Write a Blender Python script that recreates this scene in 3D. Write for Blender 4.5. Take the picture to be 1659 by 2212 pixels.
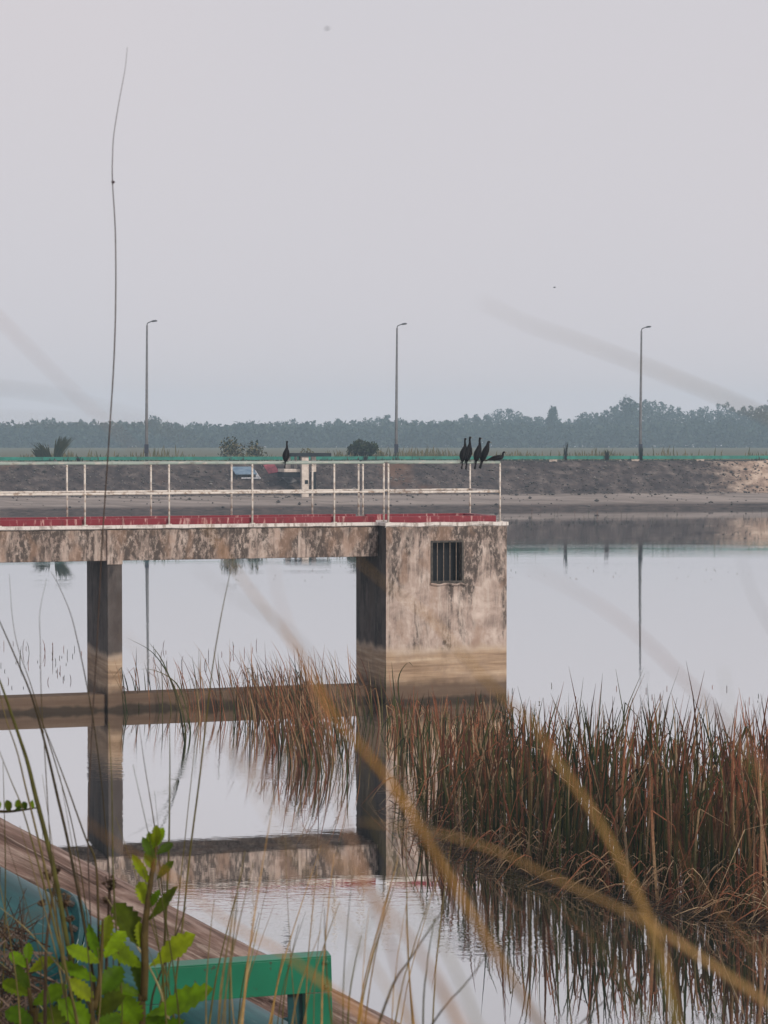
import bpy, math, random
from mathutils import Vector, noise
R = math.radians
random.seed(7)
for o in list(bpy.data.objects): bpy.data.objects.remove(o)
S = bpy.context.scene
COL = S.collection

# ------------------------------------------------------------------ camera
F = 5000.0; UW, UH = 1659.0, 2212.0            # focal length in pixels of a 1659 x 2212 picture
CAM_Z = 4.608; PITCH = math.atan(161.0 / F)
cam = bpy.data.cameras.new('camera'); co = bpy.data.objects.new('camera', cam); COL.objects.link(co)
cam.sensor_fit = 'HORIZONTAL'; cam.sensor_width = 36.0; cam.lens = F / UW * 36.0
cam.clip_start = 0.05; cam.clip_end = 3000
co.location = (0, 0, CAM_Z); co.rotation_euler = (R(90) - PITCH, 0, 0)
cam.dof.use_dof = True; cam.dof.focus_distance = 30.0; cam.dof.aperture_fstop = cam.lens / 3.9
S.camera = co

# ------------------------------------------------------------------ sky, sun, exposure
SUN_EL, SUN_AZ = R(27), R(138)                  # azimuth clockwise from +Y: behind the camera, to the right
w = bpy.data.worlds.new('World'); S.world = w; w.use_nodes = True
nt = w.node_tree; nt.nodes.clear()
wo = nt.nodes.new('ShaderNodeOutputWorld'); bg = nt.nodes.new('ShaderNodeBackground')
sky = nt.nodes.new('ShaderNodeTexSky'); sky.sky_type = 'NISHITA'; sky.sun_disc = False
sky.sun_elevation = SUN_EL; sky.sun_rotation = SUN_AZ; sky.dust_density = 6; sky.air_density = 1.5
tc = nt.nodes.new('ShaderNodeTexCoord'); nz = nt.nodes.new('ShaderNodeTexNoise')
nz.inputs['Scale'].default_value = 2.2; nz.inputs['Detail'].default_value = 2
cr = nt.nodes.new('ShaderNodeValToRGB')
cr.color_ramp.elements[0].position = .35; cr.color_ramp.elements[0].color = (6.62, 6.35, 6.72, 1)
cr.color_ramp.elements[1].position = .65; cr.color_ramp.elements[1].color = (7.0, 6.48, 6.72, 1)
mx = nt.nodes.new('ShaderNodeMix'); mx.data_type = 'RGBA'; mx.inputs[0].default_value = .96
nt.links.new(tc.outputs['Generated'], nz.inputs['Vector']); nt.links.new(nz.outputs[0], cr.inputs[0])
nt.links.new(sky.outputs[0], mx.inputs[6]); nt.links.new(cr.outputs[0], mx.inputs[7])
nt.links.new(mx.outputs[2], bg.inputs[0]); bg.inputs[1].default_value = .10
nt.links.new(bg.outputs[0], wo.inputs[0])
sl = bpy.data.lights.new('sun', 'SUN'); so = bpy.data.objects.new('sun', sl); COL.objects.link(so)
sl.energy = 2.4; sl.angle = R(8); sl.color = (1, .90, .80)
so.rotation_euler = (R(90) - SUN_EL, 0, math.pi - SUN_AZ)
so.location = (30, -30, 40)
S.view_settings.view_transform = 'Standard'; S.view_settings.look = 'None'
S.view_settings.exposure = 0; S.view_settings.gamma = 1; S.view_settings.use_curve_mapping = False
S.render.engine = 'CYCLES'; S.cycles.use_denoising = True
S.cycles.volume_bounces = 2; S.cycles.max_bounces = 8; S.cycles.transparent_max_bounces = 8

# ------------------------------------------------------------------ projection helpers (a place in the photograph -> a place in the world)
cth, sth = math.cos(PITCH), math.sin(PITCH)
def ray(u, v):
    a, b = (u - UW / 2) / F, (UH / 2 - v) / F
    return Vector((a, cth + b * sth, -sth + b * cth))
def P(u, v, y):
    d = ray(u, v); t = y / d.y
    return Vector((0, 0, CAM_Z)) + d * t
def G(u, v, z=0.0):
    d = ray(u, v); t = (z - CAM_Z) / d.z
    return Vector((0, 0, CAM_Z)) + d * t
def lerp(pts, x):
    if x <= pts[0][0]: return pts[0][1]
    for (a, b), (c, d) in zip(pts, pts[1:]):
        if x <= c: return b + (d - b) * (x - a) / (c - a)
    return pts[-1][1]
def smooth(t): t = max(0, min(1, t)); return t * t * (3 - 2 * t)
def rnd(a, b): return random.uniform(a, b)

# ------------------------------------------------------------------ mesh helpers
class MB:
    def __init__(s): s.v = []; s.f = []; s.c = []; s.smooth = False
    def add(s, vs, fs, col=None):
        o = len(s.v); s.v += [tuple(p) for p in vs]; s.f += [tuple(i + o for i in f) for f in fs]
        if col is not None: s.c += col if isinstance(col, list) else [col] * len(vs)
    def box(s, x0, x1, y0, y1, z0, z1, jit=0):
        vs = [(x, y, z) for x in (x0, x1) for y in (y0, y1) for z in (z0, z1)]
        s.add(vs, [(0, 1, 3, 2), (4, 6, 7, 5), (0, 4, 5, 1), (2, 3, 7, 6), (0, 2, 6, 4), (1, 5, 7, 3)])
    def tube(s, pts, rad, n=6, cap=True, col=None, flat=1.0):
        pts = [Vector(p) for p in pts]; m = len(pts)
        if not hasattr(rad, '__len__'): rad = [rad] * m
        ref = Vector((0, 0, 1)) if abs((pts[-1] - pts[0]).normalized().z) < .9 else Vector((0, 1, 0))
        vs = []; cs = []
        for i, p in enumerate(pts):
            t = (pts[min(i + 1, m - 1)] - pts[max(i - 1, 0)]).normalized()
            a = t.cross(ref)
            a = a.normalized() if a.length > 1e-6 else Vector((1, 0, 0)); b = t.cross(a)
            for k in range(n):
                q = 2 * math.pi * k / n
                vs.append(p + a * (math.cos(q) * rad[i]) + b * (math.sin(q) * rad[i] * flat))
            if col is not None: cs += [col[i] if isinstance(col, list) else col] * n
        fs = [(i * n + k, i * n + (k + 1) % n, (i + 1) * n + (k + 1) % n, (i + 1) * n + k) for i in range(m - 1) for k in range(n)]
        if cap: fs += [tuple(range(n - 1, -1, -1)), tuple((m - 1) * n + k for k in range(n))]
        s.add(vs, fs, cs if col is not None else None)
    def ribbon(s, pts, wid, side, col=None, fold=0.0):
        """thin blade: a shallow V in section, closed on both sides by the renderer"""
        vs = []; cs = []; m = len(pts)
        side = Vector(side)
        for i, p in enumerate(pts):
            p = Vector(p); wv = side * (wid[i] * .5)
            nrm = side.cross(Vector((0, 0, 1)));
            vs += [p - wv, p + nrm * (fold * wid[i]), p + wv]
            if col is not None:
                c = col[i] if isinstance(col, list) else col; cs += [c, c, c]
        fs = []
        for i in range(m - 1):
            a = i * 3
            fs += [(a, a + 1, a + 4, a + 3), (a + 1, a + 2, a + 5, a + 4)]
        s.add(vs, fs, cs if col is not None else None)
    def mesh(s, name, mats):
        me = bpy.data.meshes.new(name); me.from_pydata(s.v, [], s.f)
        if s.c:
            at = me.color_attributes.new('Col', 'FLOAT_COLOR', 'POINT')
            flat = []
            for c in s.c: flat += [c[0], c[1], c[2], 1.0]
            at.data.foreach_set('color', flat)
        for m in (mats if isinstance(mats, (list, tuple)) else [mats]): me.materials.append(m)
        if s.smooth: me.polygons.foreach_set('use_smooth', [True] * len(me.polygons))
        me.update()
        return me
    def build(s, name, mats, parent=None, bevel=0):
        o = bpy.data.objects.new(name, s.mesh(name, mats)); COL.objects.link(o)
        if parent: o.parent = parent
        if bevel:
            b = o.modifiers.new('bevel', 'BEVEL'); b.width = bevel; b.segments = 2; b.limit_method = 'ANGLE'
        return o
def part(name, me, parent, loc=(0, 0, 0), rot=(0, 0, 0), scale=(1, 1, 1)):
    o = bpy.data.objects.new(name, me); COL.objects.link(o); o.parent = parent
    o.location = loc; o.rotation_euler = rot; o.scale = scale
    return o
def empty(name, loc, rz=0):
    o = bpy.data.objects.new(name, None); COL.objects.link(o); o.location = loc; o.rotation_euler = (0, 0, rz)
    o.empty_display_size = .2
    return o
def tag(o, label=None, cat=None, group=None, kind=None):
    if label: o['label'] = label
    if cat: o['category'] = cat
    if group: o['group'] = group
    if kind: o['kind'] = kind
    return o
def spline(pts, n=6):
    """Catmull-Rom through the points"""
    pts = [Vector(p) for p in pts]
    q = [pts[0] * 2 - pts[1]] + pts + [pts[-1] * 2 - pts[-2]]
    out = []
    for i in range(1, len(q) - 2):
        p0, p1, p2, p3 = q[i - 1:i + 3]
        for k in range(n):
            t = k / n
            out.append(.5 * ((2 * p1) + (p2 - p0) * t + (2 * p0 - 5 * p1 + 4 * p2 - p3) * t * t + (3 * p1 - p0 - 3 * p2 + p3) * t ** 3))
    out.append(pts[-1]); return out

# ------------------------------------------------------------------ material helpers
class Mat:
    def __init__(s, name):
        s.m = bpy.data.materials.new(name); s.m.use_nodes = True
        s.nt = s.m.node_tree; s.b = s.nt.nodes['Principled BSDF']; s.out = s.nt.nodes['Material Output']
        s._tc = None
    def node(s, t, **kw):
        n = s.nt.nodes.new(t)
        for k, v in kw.items(): setattr(n, k, v)
        return n
    def link(s, a, b): s.nt.links.new(a, b)
    def coord(s, scale=(1, 1, 1), which='Object', loc=(0, 0, 0)):
        if which == 'World': src = s.node('ShaderNodeNewGeometry').outputs['Position']
        else:
            if not s._tc: s._tc = s.node('ShaderNodeTexCoord')
            src = s._tc.outputs[which]
        mp = s.node('ShaderNodeMapping'); mp.inputs['Scale'].default_value = scale; mp.inputs['Location'].default_value = loc
        s.link(src, mp.inputs[0]); return mp.outputs[0]
    def noise(s, co, scale=5, detail=4, rough=.55, dist=0):
        n = s.node('ShaderNodeTexNoise'); s.link(co, n.inputs['Vector'])
        n.inputs['Scale'].default_value = scale; n.inputs['Detail'].default_value = detail
        n.inputs['Roughness'].default_value = rough; n.inputs['Distortion'].default_value = dist
        return n.outputs[0]
    def ramp(s, fac, stops):
        r = s.node('ShaderNodeValToRGB'); s.link(fac, r.inputs[0]); e = r.color_ramp.elements
        while len(e) < len(stops): e.new(.5)
        for i, (p, c) in enumerate(stops):
            e[i].position = p; e[i].color = (*c, 1) if hasattr(c, '__len__') else (c, c, c, 1)
        return r.outputs[0]
    def mix(s, fac, a, b, blend='MIX'):
        n = s.node('ShaderNodeMix', data_type='RGBA', blend_type=blend)
        for sock, val in ((n.inputs[0], fac), (n.inputs[6], a), (n.inputs[7], b)):
            if isinstance(val, (int, float)): sock.default_value = val
            elif isinstance(val, tuple): sock.default_value = (*val, 1)
            else: s.link(val, sock)
        return n.outputs[2]
    def math(s, op, a, b=0.0, clamp=False):
        n = s.node('ShaderNodeMath', operation=op, use_clamp=clamp)
        for sock, val in ((n.inputs[0], a), (n.inputs[1], b)):
            if isinstance(val, (int, float)): sock.default_value = val
            else: s.link(val, sock)
        return n.outputs[0]
    def sep(s, co):
        n = s.node('ShaderNodeSeparateXYZ'); s.link(co, n.inputs[0]); return n.outputs
    def rng(s, v, a, b, c=0.0, d=1.0):
        n = s.node('ShaderNodeMapRange', interpolation_type='SMOOTHSTEP'); s.link(v, n.inputs[0])
        for i, x in enumerate((a, b, c, d)): n.inputs[i + 1].default_value = x
        return n.outputs[0]
    def bump(s, h, strength=.3, dist=.02):
        n = s.node('ShaderNodeBump'); s.link(h, n.inputs['Height']); n.inputs['Strength'].default_value = strength
        n.inputs['Distance'].default_value = dist; s.link(n.outputs[0], s.b.inputs['Normal'])
    def color(s, c, rough=.8, metal=0, spec=.3):
        if isinstance(c, tuple): s.b.inputs['Base Color'].default_value = (*c, 1)
        else: s.link(c, s.b.inputs['Base Color'])
        s.b.inputs['Roughness'].default_value = rough; s.b.inputs['Metallic'].default_value = metal
        s.b.inputs['Specular IOR Level'].default_value = spec
        return s.m

def mat_noise(name, c0, c1, scale=8, rough=.8, stretch=(1, 1, 1), bump=0, spec=.3, which='Object', lo=.35, hi=.65, detail=5):
    m = Mat(name); n = m.noise(m.coord(stretch, which), scale, detail)
    if bump: m.bump(n, bump)
    return m.color(m.ramp(n, [(lo, c0), (hi, c1)]), rough, 0, spec)
def mat_foliage(name, rough=.6, trans=.35, var=True):
    m = Mat(name); a = m.node('ShaderNodeAttribute', attribute_name='Col')
    col = a.outputs['Color']
    if var:
        n = m.noise(m.coord((1, 1, 1), 'World'), 40, 2)
        col = m.mix(m.rng(n, .35, .65, .0, .35), col, (.02, .018, .012))
    m.color(col, rough, 0, .06)
    tr = m.node('ShaderNodeBsdfTranslucent'); m.link(col, tr.inputs[0])
    ms = m.node('ShaderNodeMixShader'); ms.inputs[0].default_value = trans
    m.link(m.b.outputs[0], ms.inputs[1]); m.link(tr.outputs[0], ms.inputs[2]); m.link(ms.outputs[0], m.out.inputs[0])
    return m.m

def mat_concrete(painted_shade=False):
    m = Mat('shade_painted_concrete' if painted_shade else 'weathered_concrete')
    co = m.coord(); x, y, z = m.sep(co)
    mott = m.noise(co, 3.2, 8, .65, .4)
    streak = m.noise(m.coord((9, 9, .8)), 1.6, 7, .62, .2)
    fine = m.noise(m.coord((26, 26, 4)), 1.2, 5, .7)
    base = m.ramp(mott, [(.28, (.15, .112, .098)), (.5, (.36, .285, .245)), (.72, (.56, .475, .425))])
    base = m.mix(m.rng(streak, .46, .66, 0, .5), base, (.47, .41, .36))
    base = m.mix(m.rng(fine, .54, .72, 0, .5), base, (.54, .48, .44))
    # black algae that runs down from the top edge
    run = m.noise(m.coord((3.0, 3.0, .62)), 1.0, 7, .68, .4)
    zm = m.rng(z, 1.5, 3.1, 0.0, .17)
    al = m.rng(m.math('ADD', run, zm), .50, .64)
    al = m.math('MULTIPLY', al, m.rng(m.noise(m.coord((1, 1, .5)), 16, 6, .75), .38, .54, .15, 1))
    base = m.mix(m.math('MULTIPLY', al, .95), base, (.058, .048, .043))
    # brown patches
    br = m.rng(m.noise(m.coord((1.5, 1.5, .8), loc=(4, 2, 1)), 1.6, 5), .52, .66, 0, .6)
    base = m.mix(br, base, (.25, .165, .12))
    if painted_shade: base = m.mix(.84, base, (.020, .021, .024))  # darker copy of the concrete with shade mixed into its colour
    # silt line of the old water level
    wob = m.noise(m.coord((1, 1, 1)), 3, 2)
    zz = m.math('ADD', z, m.math('MULTIPLY', m.math('SUBTRACT', wob, .5), .22))
    band = m.noise(m.coord((.5, .5, 9)), 1.3, 5, .6)
    silt = m.ramp(band, [(.3, (.17, .11, .07)), (.5, (.33, .235, .155)), (.68, (.46, .36, .26))])
    silt = m.mix(m.rng(mott, .42, .66, 0, .55), silt, (.20, .14, .10)); silt = m.mix(m.rng(zz, .80, .93, 0, .5), silt, (.50, .42, .34))
    base = m.mix(m.rng(zz, 1.03, .86, 0, .92), base, silt)
    base = m.mix(m.rng(zz, .46, .26, 0, .85), base, (.075, .050, .036))
    base = m.mix(m.rng(zz, .12, .04), base, (.04, .03, .022))
    m.bump(m.math('ADD', mott, fine), .35, .012)
    return m.color(base, .9, 0, .2)
def mat_paint(name, paint, under, wear=.56, rough=.55, sc=(14, 14, 2.5), grime=(.12, .08, .07)):
    m = Mat(name); co = m.coord()
    n = m.noise(m.coord(sc), 1.2, 6, .65); n2 = m.noise(co, 7, 4)
    c = m.mix(m.rng(n, wear, wear + .12, 0, .9), paint, under)
    c = m.mix(m.rng(n2, .52, .72, 0, .55), c, grime)
    return m.color(c, rough, 0, .35)

M = {}
M['concrete'] = mat_concrete(); M['painted_shade'] = mat_concrete(True)
M['white'] = mat_paint('worn_white_paint', (.58, .55, .52), (.26, .22, .19), .50)
M['rail_white'] = mat_paint('old_white_pipe_paint', (.58, .54, .49), (.30, .23, .18), .50, sc=(9, 9, 9))
M['rail_top'] = mat_paint('grey_green_pipe_paint', (.26, .32, .29), (.42, .40, .36), .52, sc=(5, 9, 9))
M['red'] = mat_paint('worn_red_kerb_paint', (.17, .010, .022), (.45, .27, .25), .55, sc=(13, 4, 2), grime=(.07, .014, .016))
M['dark'] = Mat('dark_interior').color((.012, .014, .018), .9)
M['bar'] = mat_noise('rusty_bar', (.12, .09, .07), (.26, .21, .17), 20, .7)
M['frame_dark'] = mat_noise('dark_iron_frame', (.03, .028, .027), (.08, .07, .06), 20, .7)
M['reed'] = mat_foliage('reed_leaf', .55, .12)
M['leaf'] = mat_foliage('broad_leaf', .45, .45)
M['tree'] = mat_foliage('tree_leaf', .8, .2, False)
M['stem'] = mat_foliage('grass_stem', .6, .15)
M['bird'] = mat_noise('black_feathers', (.003, .0035, .005), (.012, .012, .014), 30, .6, spec=.12)
M['beak'] = Mat('grey_beak').color((.16, .13, .09), .5)
M['eye'] = Mat('glossy_eye').color((.01, .03, .02), .1)
M['bark'] = mat_noise('bark', (.05, .04, .03), (.12, .10, .08), 12, .9)
M['pole'] = mat_noise('grey_lamp_pole', (.09, .095, .10), (.15, .15, .155), 3, .5)
M['pole_dark'] = Mat('dark_service_box').color((.02, .025, .045), .5)
M['lamp'] = Mat('grey_lamp_housing').color((.06, .065, .07), .4)
M['green_rail'] = mat_noise('far_green_paint', (.005, .12, .09), (.012, .20, .15), 2, .5)
M['kerb_dark'] = mat_noise('dark_grey_kerb', (.022, .028, .026), (.06, .062, .055), 3, .9)  # dark grey-green for the kerb and the guardrail posts

# ------------------------------------------------------------------ ground, water, far bank
B = .24                                          # the far bank recedes to the right
def far_y(s, x): return s + x * B
PROF = [(-80, 2.9), (3.0, 2.9), (4.6, 2.85), (12.5, -.9), (17, -1.6), (136, -1.6), (143.2, -.15), (144.8, .06), (151.0, .85), (155.0, 2.95), (155.6, 3.0), (164, 3.0), (172, 1.6), (740, 1.6)]
def ground_z(x, s):
    z = lerp(PROF, s)
    if s < 14:
        k = smooth((-.35 - x) / .55)               # the crest runs further out on the left
        z = z * (1 - k) + lerp(PROF, s - 2.1) * k
        z += .05 * noise.noise(Vector((x * 2.1, s * 2.1, 0))) + .02 * noise.noise(Vector((x * 9, s * 9, 3)))
    elif 144 < s < 156:
        z += .10 * noise.noise(Vector((x * .5, s * .6, 1))) + .05 * noise.noise(Vector((x * 2, s * 2, 5)))
    return z
mb = MB(); mb.smooth = True
xs = [-420, -300, -220, -160, -120] + [-100 + i * 1.0 for i in range(75)] + [-25 + i * .45 for i in range(48)] + [-3.4 + i * .12 for i in range(57)] + [3.5 + i * .45 for i in range(48)] + [25 + i * 1.0 for i in range(76)] + [120, 160, 220, 300, 420]
ss = [-80, -20, -6, 0, 2, 3] + [3.4 + i * .15 for i in range(72)] + [15, 17, 40, 90, 136, 141] + [142 + i * .33 for i in range(44)] + [157, 160, 164, 168, 172, 190, 230, 300, 400, 520, 640, 730]
for s in ss:
    k = smooth((s - 20) / 80) * (1 - smooth((s - 200) / 250))
    for x in xs: mb.v.append((x, s + x * B * k, ground_z(x, s)))
nx = len(xs)
mb.f = [(j * nx + i, j * nx + i + 1, (j + 1) * nx + i + 1, (j + 1) * nx + i) for j in range(len(ss) - 1) for i in range(nx - 1)]
m = Mat('ground_soil')
co_ = m.coord((1, 1, 1), 'World'); gx, gy, gz = m.sep(co_)
sv = m.math('SUBTRACT', gy, m.math('MULTIPLY', gx, B))
n1 = m.noise(co_, 1.3, 8, .7); n2 = m.noise(m.coord((1, 1, 1), 'World', (9, 4, 2)), .12, 4); n3 = m.noise(co_, 5, 4, .7)
stone = m.ramp(n1, [(.32, (.026, .021, .022)), (.5, (.062, .050, .048)), (.62, (.115, .096, .088)), (.76, (.24, .205, .185))])
stone = m.mix(m.rng(n2, .56, .70, 0, .7), stone, (.16, .085, .05))
stone = m.mix(m.rng(m.math('ADD', gx, m.math('MULTIPLY', n1, 6)), 24.5, 30, 0, .93), stone, m.ramp(n1, [(.3, (.20, .13, .095)), (.5, (.42, .31, .235)), (.7, (.60, .49, .39))]))  # sunlit right end of the bank painted in as paler tan
beach = m.ramp(m.noise(m.coord((.12, 1.6, 1), 'World'), .9, 6, .6), [(.35, (.17, .145, .13)), (.6, (.29, .25, .225))])
wet = m.mix(m.rng(gz, .42, .2), beach, m.ramp(n1, [(.35, (.03, .024, .022)), (.65, (.11, .085, .075))]))
face = m.mix(m.rng(gz, .80, .92), wet, stone)
grass_c = m.ramp(n3, [(.3, (.05, .055, .02)), (.7, (.15, .13, .07))])
near = m.ramp(n3, [(.3, (.10, .065, .05)), (.5, (.25, .18, .14)), (.7, (.42, .33, .28))])
c = m.mix(m.rng(sv, 155.4, 155.8), face, grass_c)
c = m.mix(m.rng(sv, 60, 50), c, near)
m.bump(n1, .6, .12)
ground = mb.build('ground', m.color(c, .95, 0, .1)); tag(ground, 'far bank and near bank soil around the reservoir', None, None, 'structure')

m = Mat('lake_water')
gp = m.coord((1, 1, 1), 'World')
ripm = m.noise(m.coord((.05, .22, 1), 'World'), 1.0, 3)
r1 = m.noise(m.coord((2.2, 5.0, 1), 'World'), 1.0, 3, .6)
r2 = m.noise(m.coord((9, 16, 1), 'World'), 1.0, 2, .5)
h = m.math('ADD', m.math('MULTIPLY', r1, 1.0), m.math('MULTIPLY', r2, .35))
h = m.math('MULTIPLY', h, m.rng(ripm, .38, .66, .12, 1.0))
wx_, wy_, wz_ = m.sep(gp)
edge = m.math('ADD', wy_, m.math('MULTIPLY', m.math('SUBTRACT', m.noise(m.coord((.6, 1, 1), 'World'), 1.0, 2), .5), .7))
patch2 = m.math('MULTIPLY', m.math('MULTIPLY', m.rng(edge, 20.2, 20.6), m.rng(edge, 23.8, 23.0)), m.rng(wx_, 3.5, 1.0))
patch = m.math('MULTIPLY', m.math('MULTIPLY', m.rng(edge, 30.85, 31.05), m.rng(edge, 35.5, 32.5)), m.rng(wx_, .4, -.9))
r3 = m.noise(m.coord((3.5, 7.5, 1), 'World', (3, 1, 0)), 1.0, 3, .6)
h = m.math('ADD', h, m.math('MULTIPLY', m.math('MULTIPLY', m.math('MAXIMUM', patch, m.math('MULTIPLY', patch2, .5)), r3), 2.6))
bn = m.node('ShaderNodeBump'); m.link(h, bn.inputs['Height']); bn.inputs['Strength'].default_value = 1.0; bn.inputs['Distance'].default_value = .0013
m.link(bn.outputs[0], m.b.inputs['Normal'])
m.color((.045, .048, .040), .3, 0, 0)
gl = m.node('ShaderNodeBsdfGlossy'); gl.inputs['Color'].default_value = (.93, .93, .93, 1); gl.inputs['Roughness'].default_value = .012
fr_ = m.node('ShaderNodeFresnel'); fr_.inputs['IOR'].default_value = 3.0
ms = m.node('ShaderNodeMixShader'); m.link(m.rng(fr_.outputs[0], .15, .50, .55, .97), ms.inputs[0]); m.link(bn.outputs[0], gl.inputs['Normal'])
m.link(m.b.outputs[0], ms.inputs[1]); m.link(gl.outputs[0], ms.inputs[2]); m.link(ms.outputs[0], m.out.inputs[0])
mb = MB(); wx = [-420, -60, -10, 10, 60, 420]; wy = [9, 20, 60, 100, 149, 250]
mb.v = [(x, (y if y < 140 else y) + (x * B if y > 90 else 0), 0) for y in wy for x in wx]
mb.f = [(j * 6 + i, j * 6 + i + 1, (j + 1) * 6 + i + 1, (j + 1) * 6 + i) for j in range(4) for i in range(5)]
tag(mb.build('water', m.m), 'calm grey reservoir water mirroring the sky', None, None, 'structure')

def ball(mb, c, r, col=None, seed=0, squash=.7):
    vs = []
    for p in ((0, 0, 1), (.9, 0, .2), (.28, .86, .2), (-.73, .53, .2), (-.73, -.53, .2), (.28, -.86, .2), (0, 0, -1)):
        k = r * rnd(.7, 1.25); vs.append((c[0] + p[0] * k, c[1] + p[1] * k, c[2] + p[2] * k * squash))
    fs = [(0, i, i % 5 + 1) for i in range(1, 6)] + [(6, i % 5 + 1, i) for i in range(1, 6)]
    mb.add(vs, fs, col)
# rubble on the far embankment
mb = MB()
for i in range(3600):
    x = rnd(-34, 40); s = rnd(150.6, 155.4) if i % 16 else rnd(145.5, 150.0)
    r = rnd(.03, .10) if i % 18 else rnd(.10, .20)
    g = random.choice((.06, .08, .10, .13, .20)) * rnd(.8, 1.2)
    ball(mb, (x, far_y(s, x), ground_z(x, s) + r * .25), r, (g, g * .92, g * .86))
tag(mb.build('rubble', M['tree']), 'grey stones strewn over the far embankment', None, None, 'stuff')

# ------------------------------------------------------------------ haze
mb = MB(); mb.box(-560, 560, -100, 880, -3.0, 21.0)
hz = Mat('haze'); hz.nt.nodes.remove(hz.b)
pv = hz.node('ShaderNodeVolumePrincipled'); pv.inputs['Color'].default_value = (.62, .83, 1, 1); pv.inputs['Density'].default_value = .00070
hz.link(pv.outputs[0], hz.out.inputs['Volume'])
tag(mb.build('haze', hz.m), 'pale haze over the reservoir', None, None, 'stuff')

# ------------------------------------------------------------------ footbridge and intake tower
AN = R(18); ca, sa = math.cos(AN), math.sin(AN)
O = P(834, 945, 40.0); O.z = 0
def lx(u, y):
    t = (u - UW / 2) / F
    return (t * O.y + t * y * ca - O.x + y * sa) / (ca - t * sa)
LEDGE, BEAMB, RAILT, RAILM = 3.13, 2.53, 4.17, 3.66
L = lx(1095, 0); D = 1.74
tower = empty('intake_tower', O, AN)
tag(tower, 'square stained concrete intake tower with one barred window', 'tower')
wu0, wu1 = lx(932, 0), lx(1000, 0); wz0, wz1 = 2.085, 2.80
mb = MB()
gx_ = [0, wu0, wu1, L]; gz_ = [-1.5, wz0, wz1, LEDGE - .07]
for i in range(3):
    for j in range(3):
        if i == 1 and j == 1: continue
        mb.add([(gx_[i], 0, gz_[j]), (gx_[i + 1], 0, gz_[j]), (gx_[i + 1], 0, gz_[j + 1]), (gx_[i], 0, gz_[j + 1])], [(0, 1, 2, 3)])
zt = LEDGE - .055
mb.add([(L, 0, -1.5), (L, D, -1.5), (L, D, zt), (L, 0, zt)], [(0, 1, 2, 3)])
mb.add([(0, D, -1.5), (L, D, -1.5), (L, D, zt), (0, D, zt)], [(0, 3, 2, 1)])
rd = .22
for q in ([(wu0, 0, wz0), (wu0, rd, wz0), (wu0, rd, wz1), (wu0, 0, wz1)], [(wu1, 0, wz0), (wu1, 0, wz1), (wu1, rd, wz1), (wu1, rd, wz0)],
          [(wu0, 0, wz0), (wu1, 0, wz0), (wu1, rd, wz0), (wu0, rd, wz0)], [(wu0, 0, wz1), (wu0, rd, wz1), (wu1, rd, wz1), (wu1, 0, wz1)]):
    mb.add(q, [(0, 1, 2, 3)])
mb.build('wall', M['concrete'], tower)
mb = MB(); mb.add([(0, 0, -1.5), (0, D, -1.5), (0, D, zt), (0, 0, zt)], [(0, 3, 2, 1)]); mb.build('wall', M['painted_shade'], tower)['label'] = 'side wall with its shade painted dark'  # face turned from the sun, its shade put into the material
mb = MB(); mb.box(wu0 + .002, wu1 - .002, rd - .01, rd + .6, wz0 + .002, wz1 - .002)
win = mb.build('window', M['dark'], tower)
mb = MB()
t_ = .022
for b_ in ((wu0 - .012, wu1 + .012, -.014, .05, wz1 - t_, wz1 + .012), (wu0 - .012, wu1 + .012, -.014, .05, wz0 - .03, wz0 + t_),
           (wu0 - .012, wu0 + t_, -.014, .05, wz0 + t_, wz1 - t_), (wu1 - t_, wu1 + .012, -.014, .05, wz0 + t_, wz1 - t_)): mb.box(*b_)
mb.build('window_frame', M['frame_dark'], win)
mb = MB(); mb.tube([(0, 0, wz0 + .02), (0, 0, wz1 - .02)], .0065, 6); barm = mb.mesh('bar', M['bar'])
for k in range(4): part('bar', barm, win, (wu0 + (wu1 - wu0) * (k + 1) / 5, .02, 0))
mb = MB()
pts = [(wu0 - .02 + i * (wu1 - wu0 + .06) / 8, -.03 + .012 * math.sin(i * 2.1), wz0 - .035 + .012 * math.cos(i * 1.7) - (.03 if i == 8 else 0)) for i in range(9)]
mb.tube(pts, [.014, .02, .012, .018, .013, .02, .015, .02, .022], 5); mb.build('sill', M['concrete'], win)
mb = MB(); mb.smooth = False
# ledge slab with an uneven lip of mortar
n = 14
for i in range(n):
    x0, x1 = -.02 + (L + .04) * i / n, -.02 + (L + .04) * (i + 1) / n
    e0, e1 = .014 * math.sin(i * 1.3), .014 * math.sin((i + 1) * 1.3)
    mb.add([(x0, -.03, LEDGE - .055 + e0), (x1, -.03, LEDGE - .055 + e1), (x1, -.03, LEDGE + e1 * .4), (x0, -.03, LEDGE + e0 * .4), (x0, D + .03, LEDGE), (x1, D + .03, LEDGE), (x0, .02, LEDGE - .085), (x1, .02, LEDGE - .085)],
           [(0, 1, 2, 3), (3, 2, 5, 4), (6, 7, 1, 0)])
mb.add([(-.02, -.03, LEDGE - .055), (-.02, D + .03, LEDGE - .055), (-.02, D + .03, LEDGE), (-.02, -.03, LEDGE)], [(0, 3, 2, 1)])
mb.add([(L + .02, -.03, LEDGE - .055), (L + .02, D + .03, LEDGE - .055), (L + .02, D + .03, LEDGE), (L + .02, -.03, LEDGE)], [(0, 1, 2, 3)])
mb.build('ledge', M['white'], tower)
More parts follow.
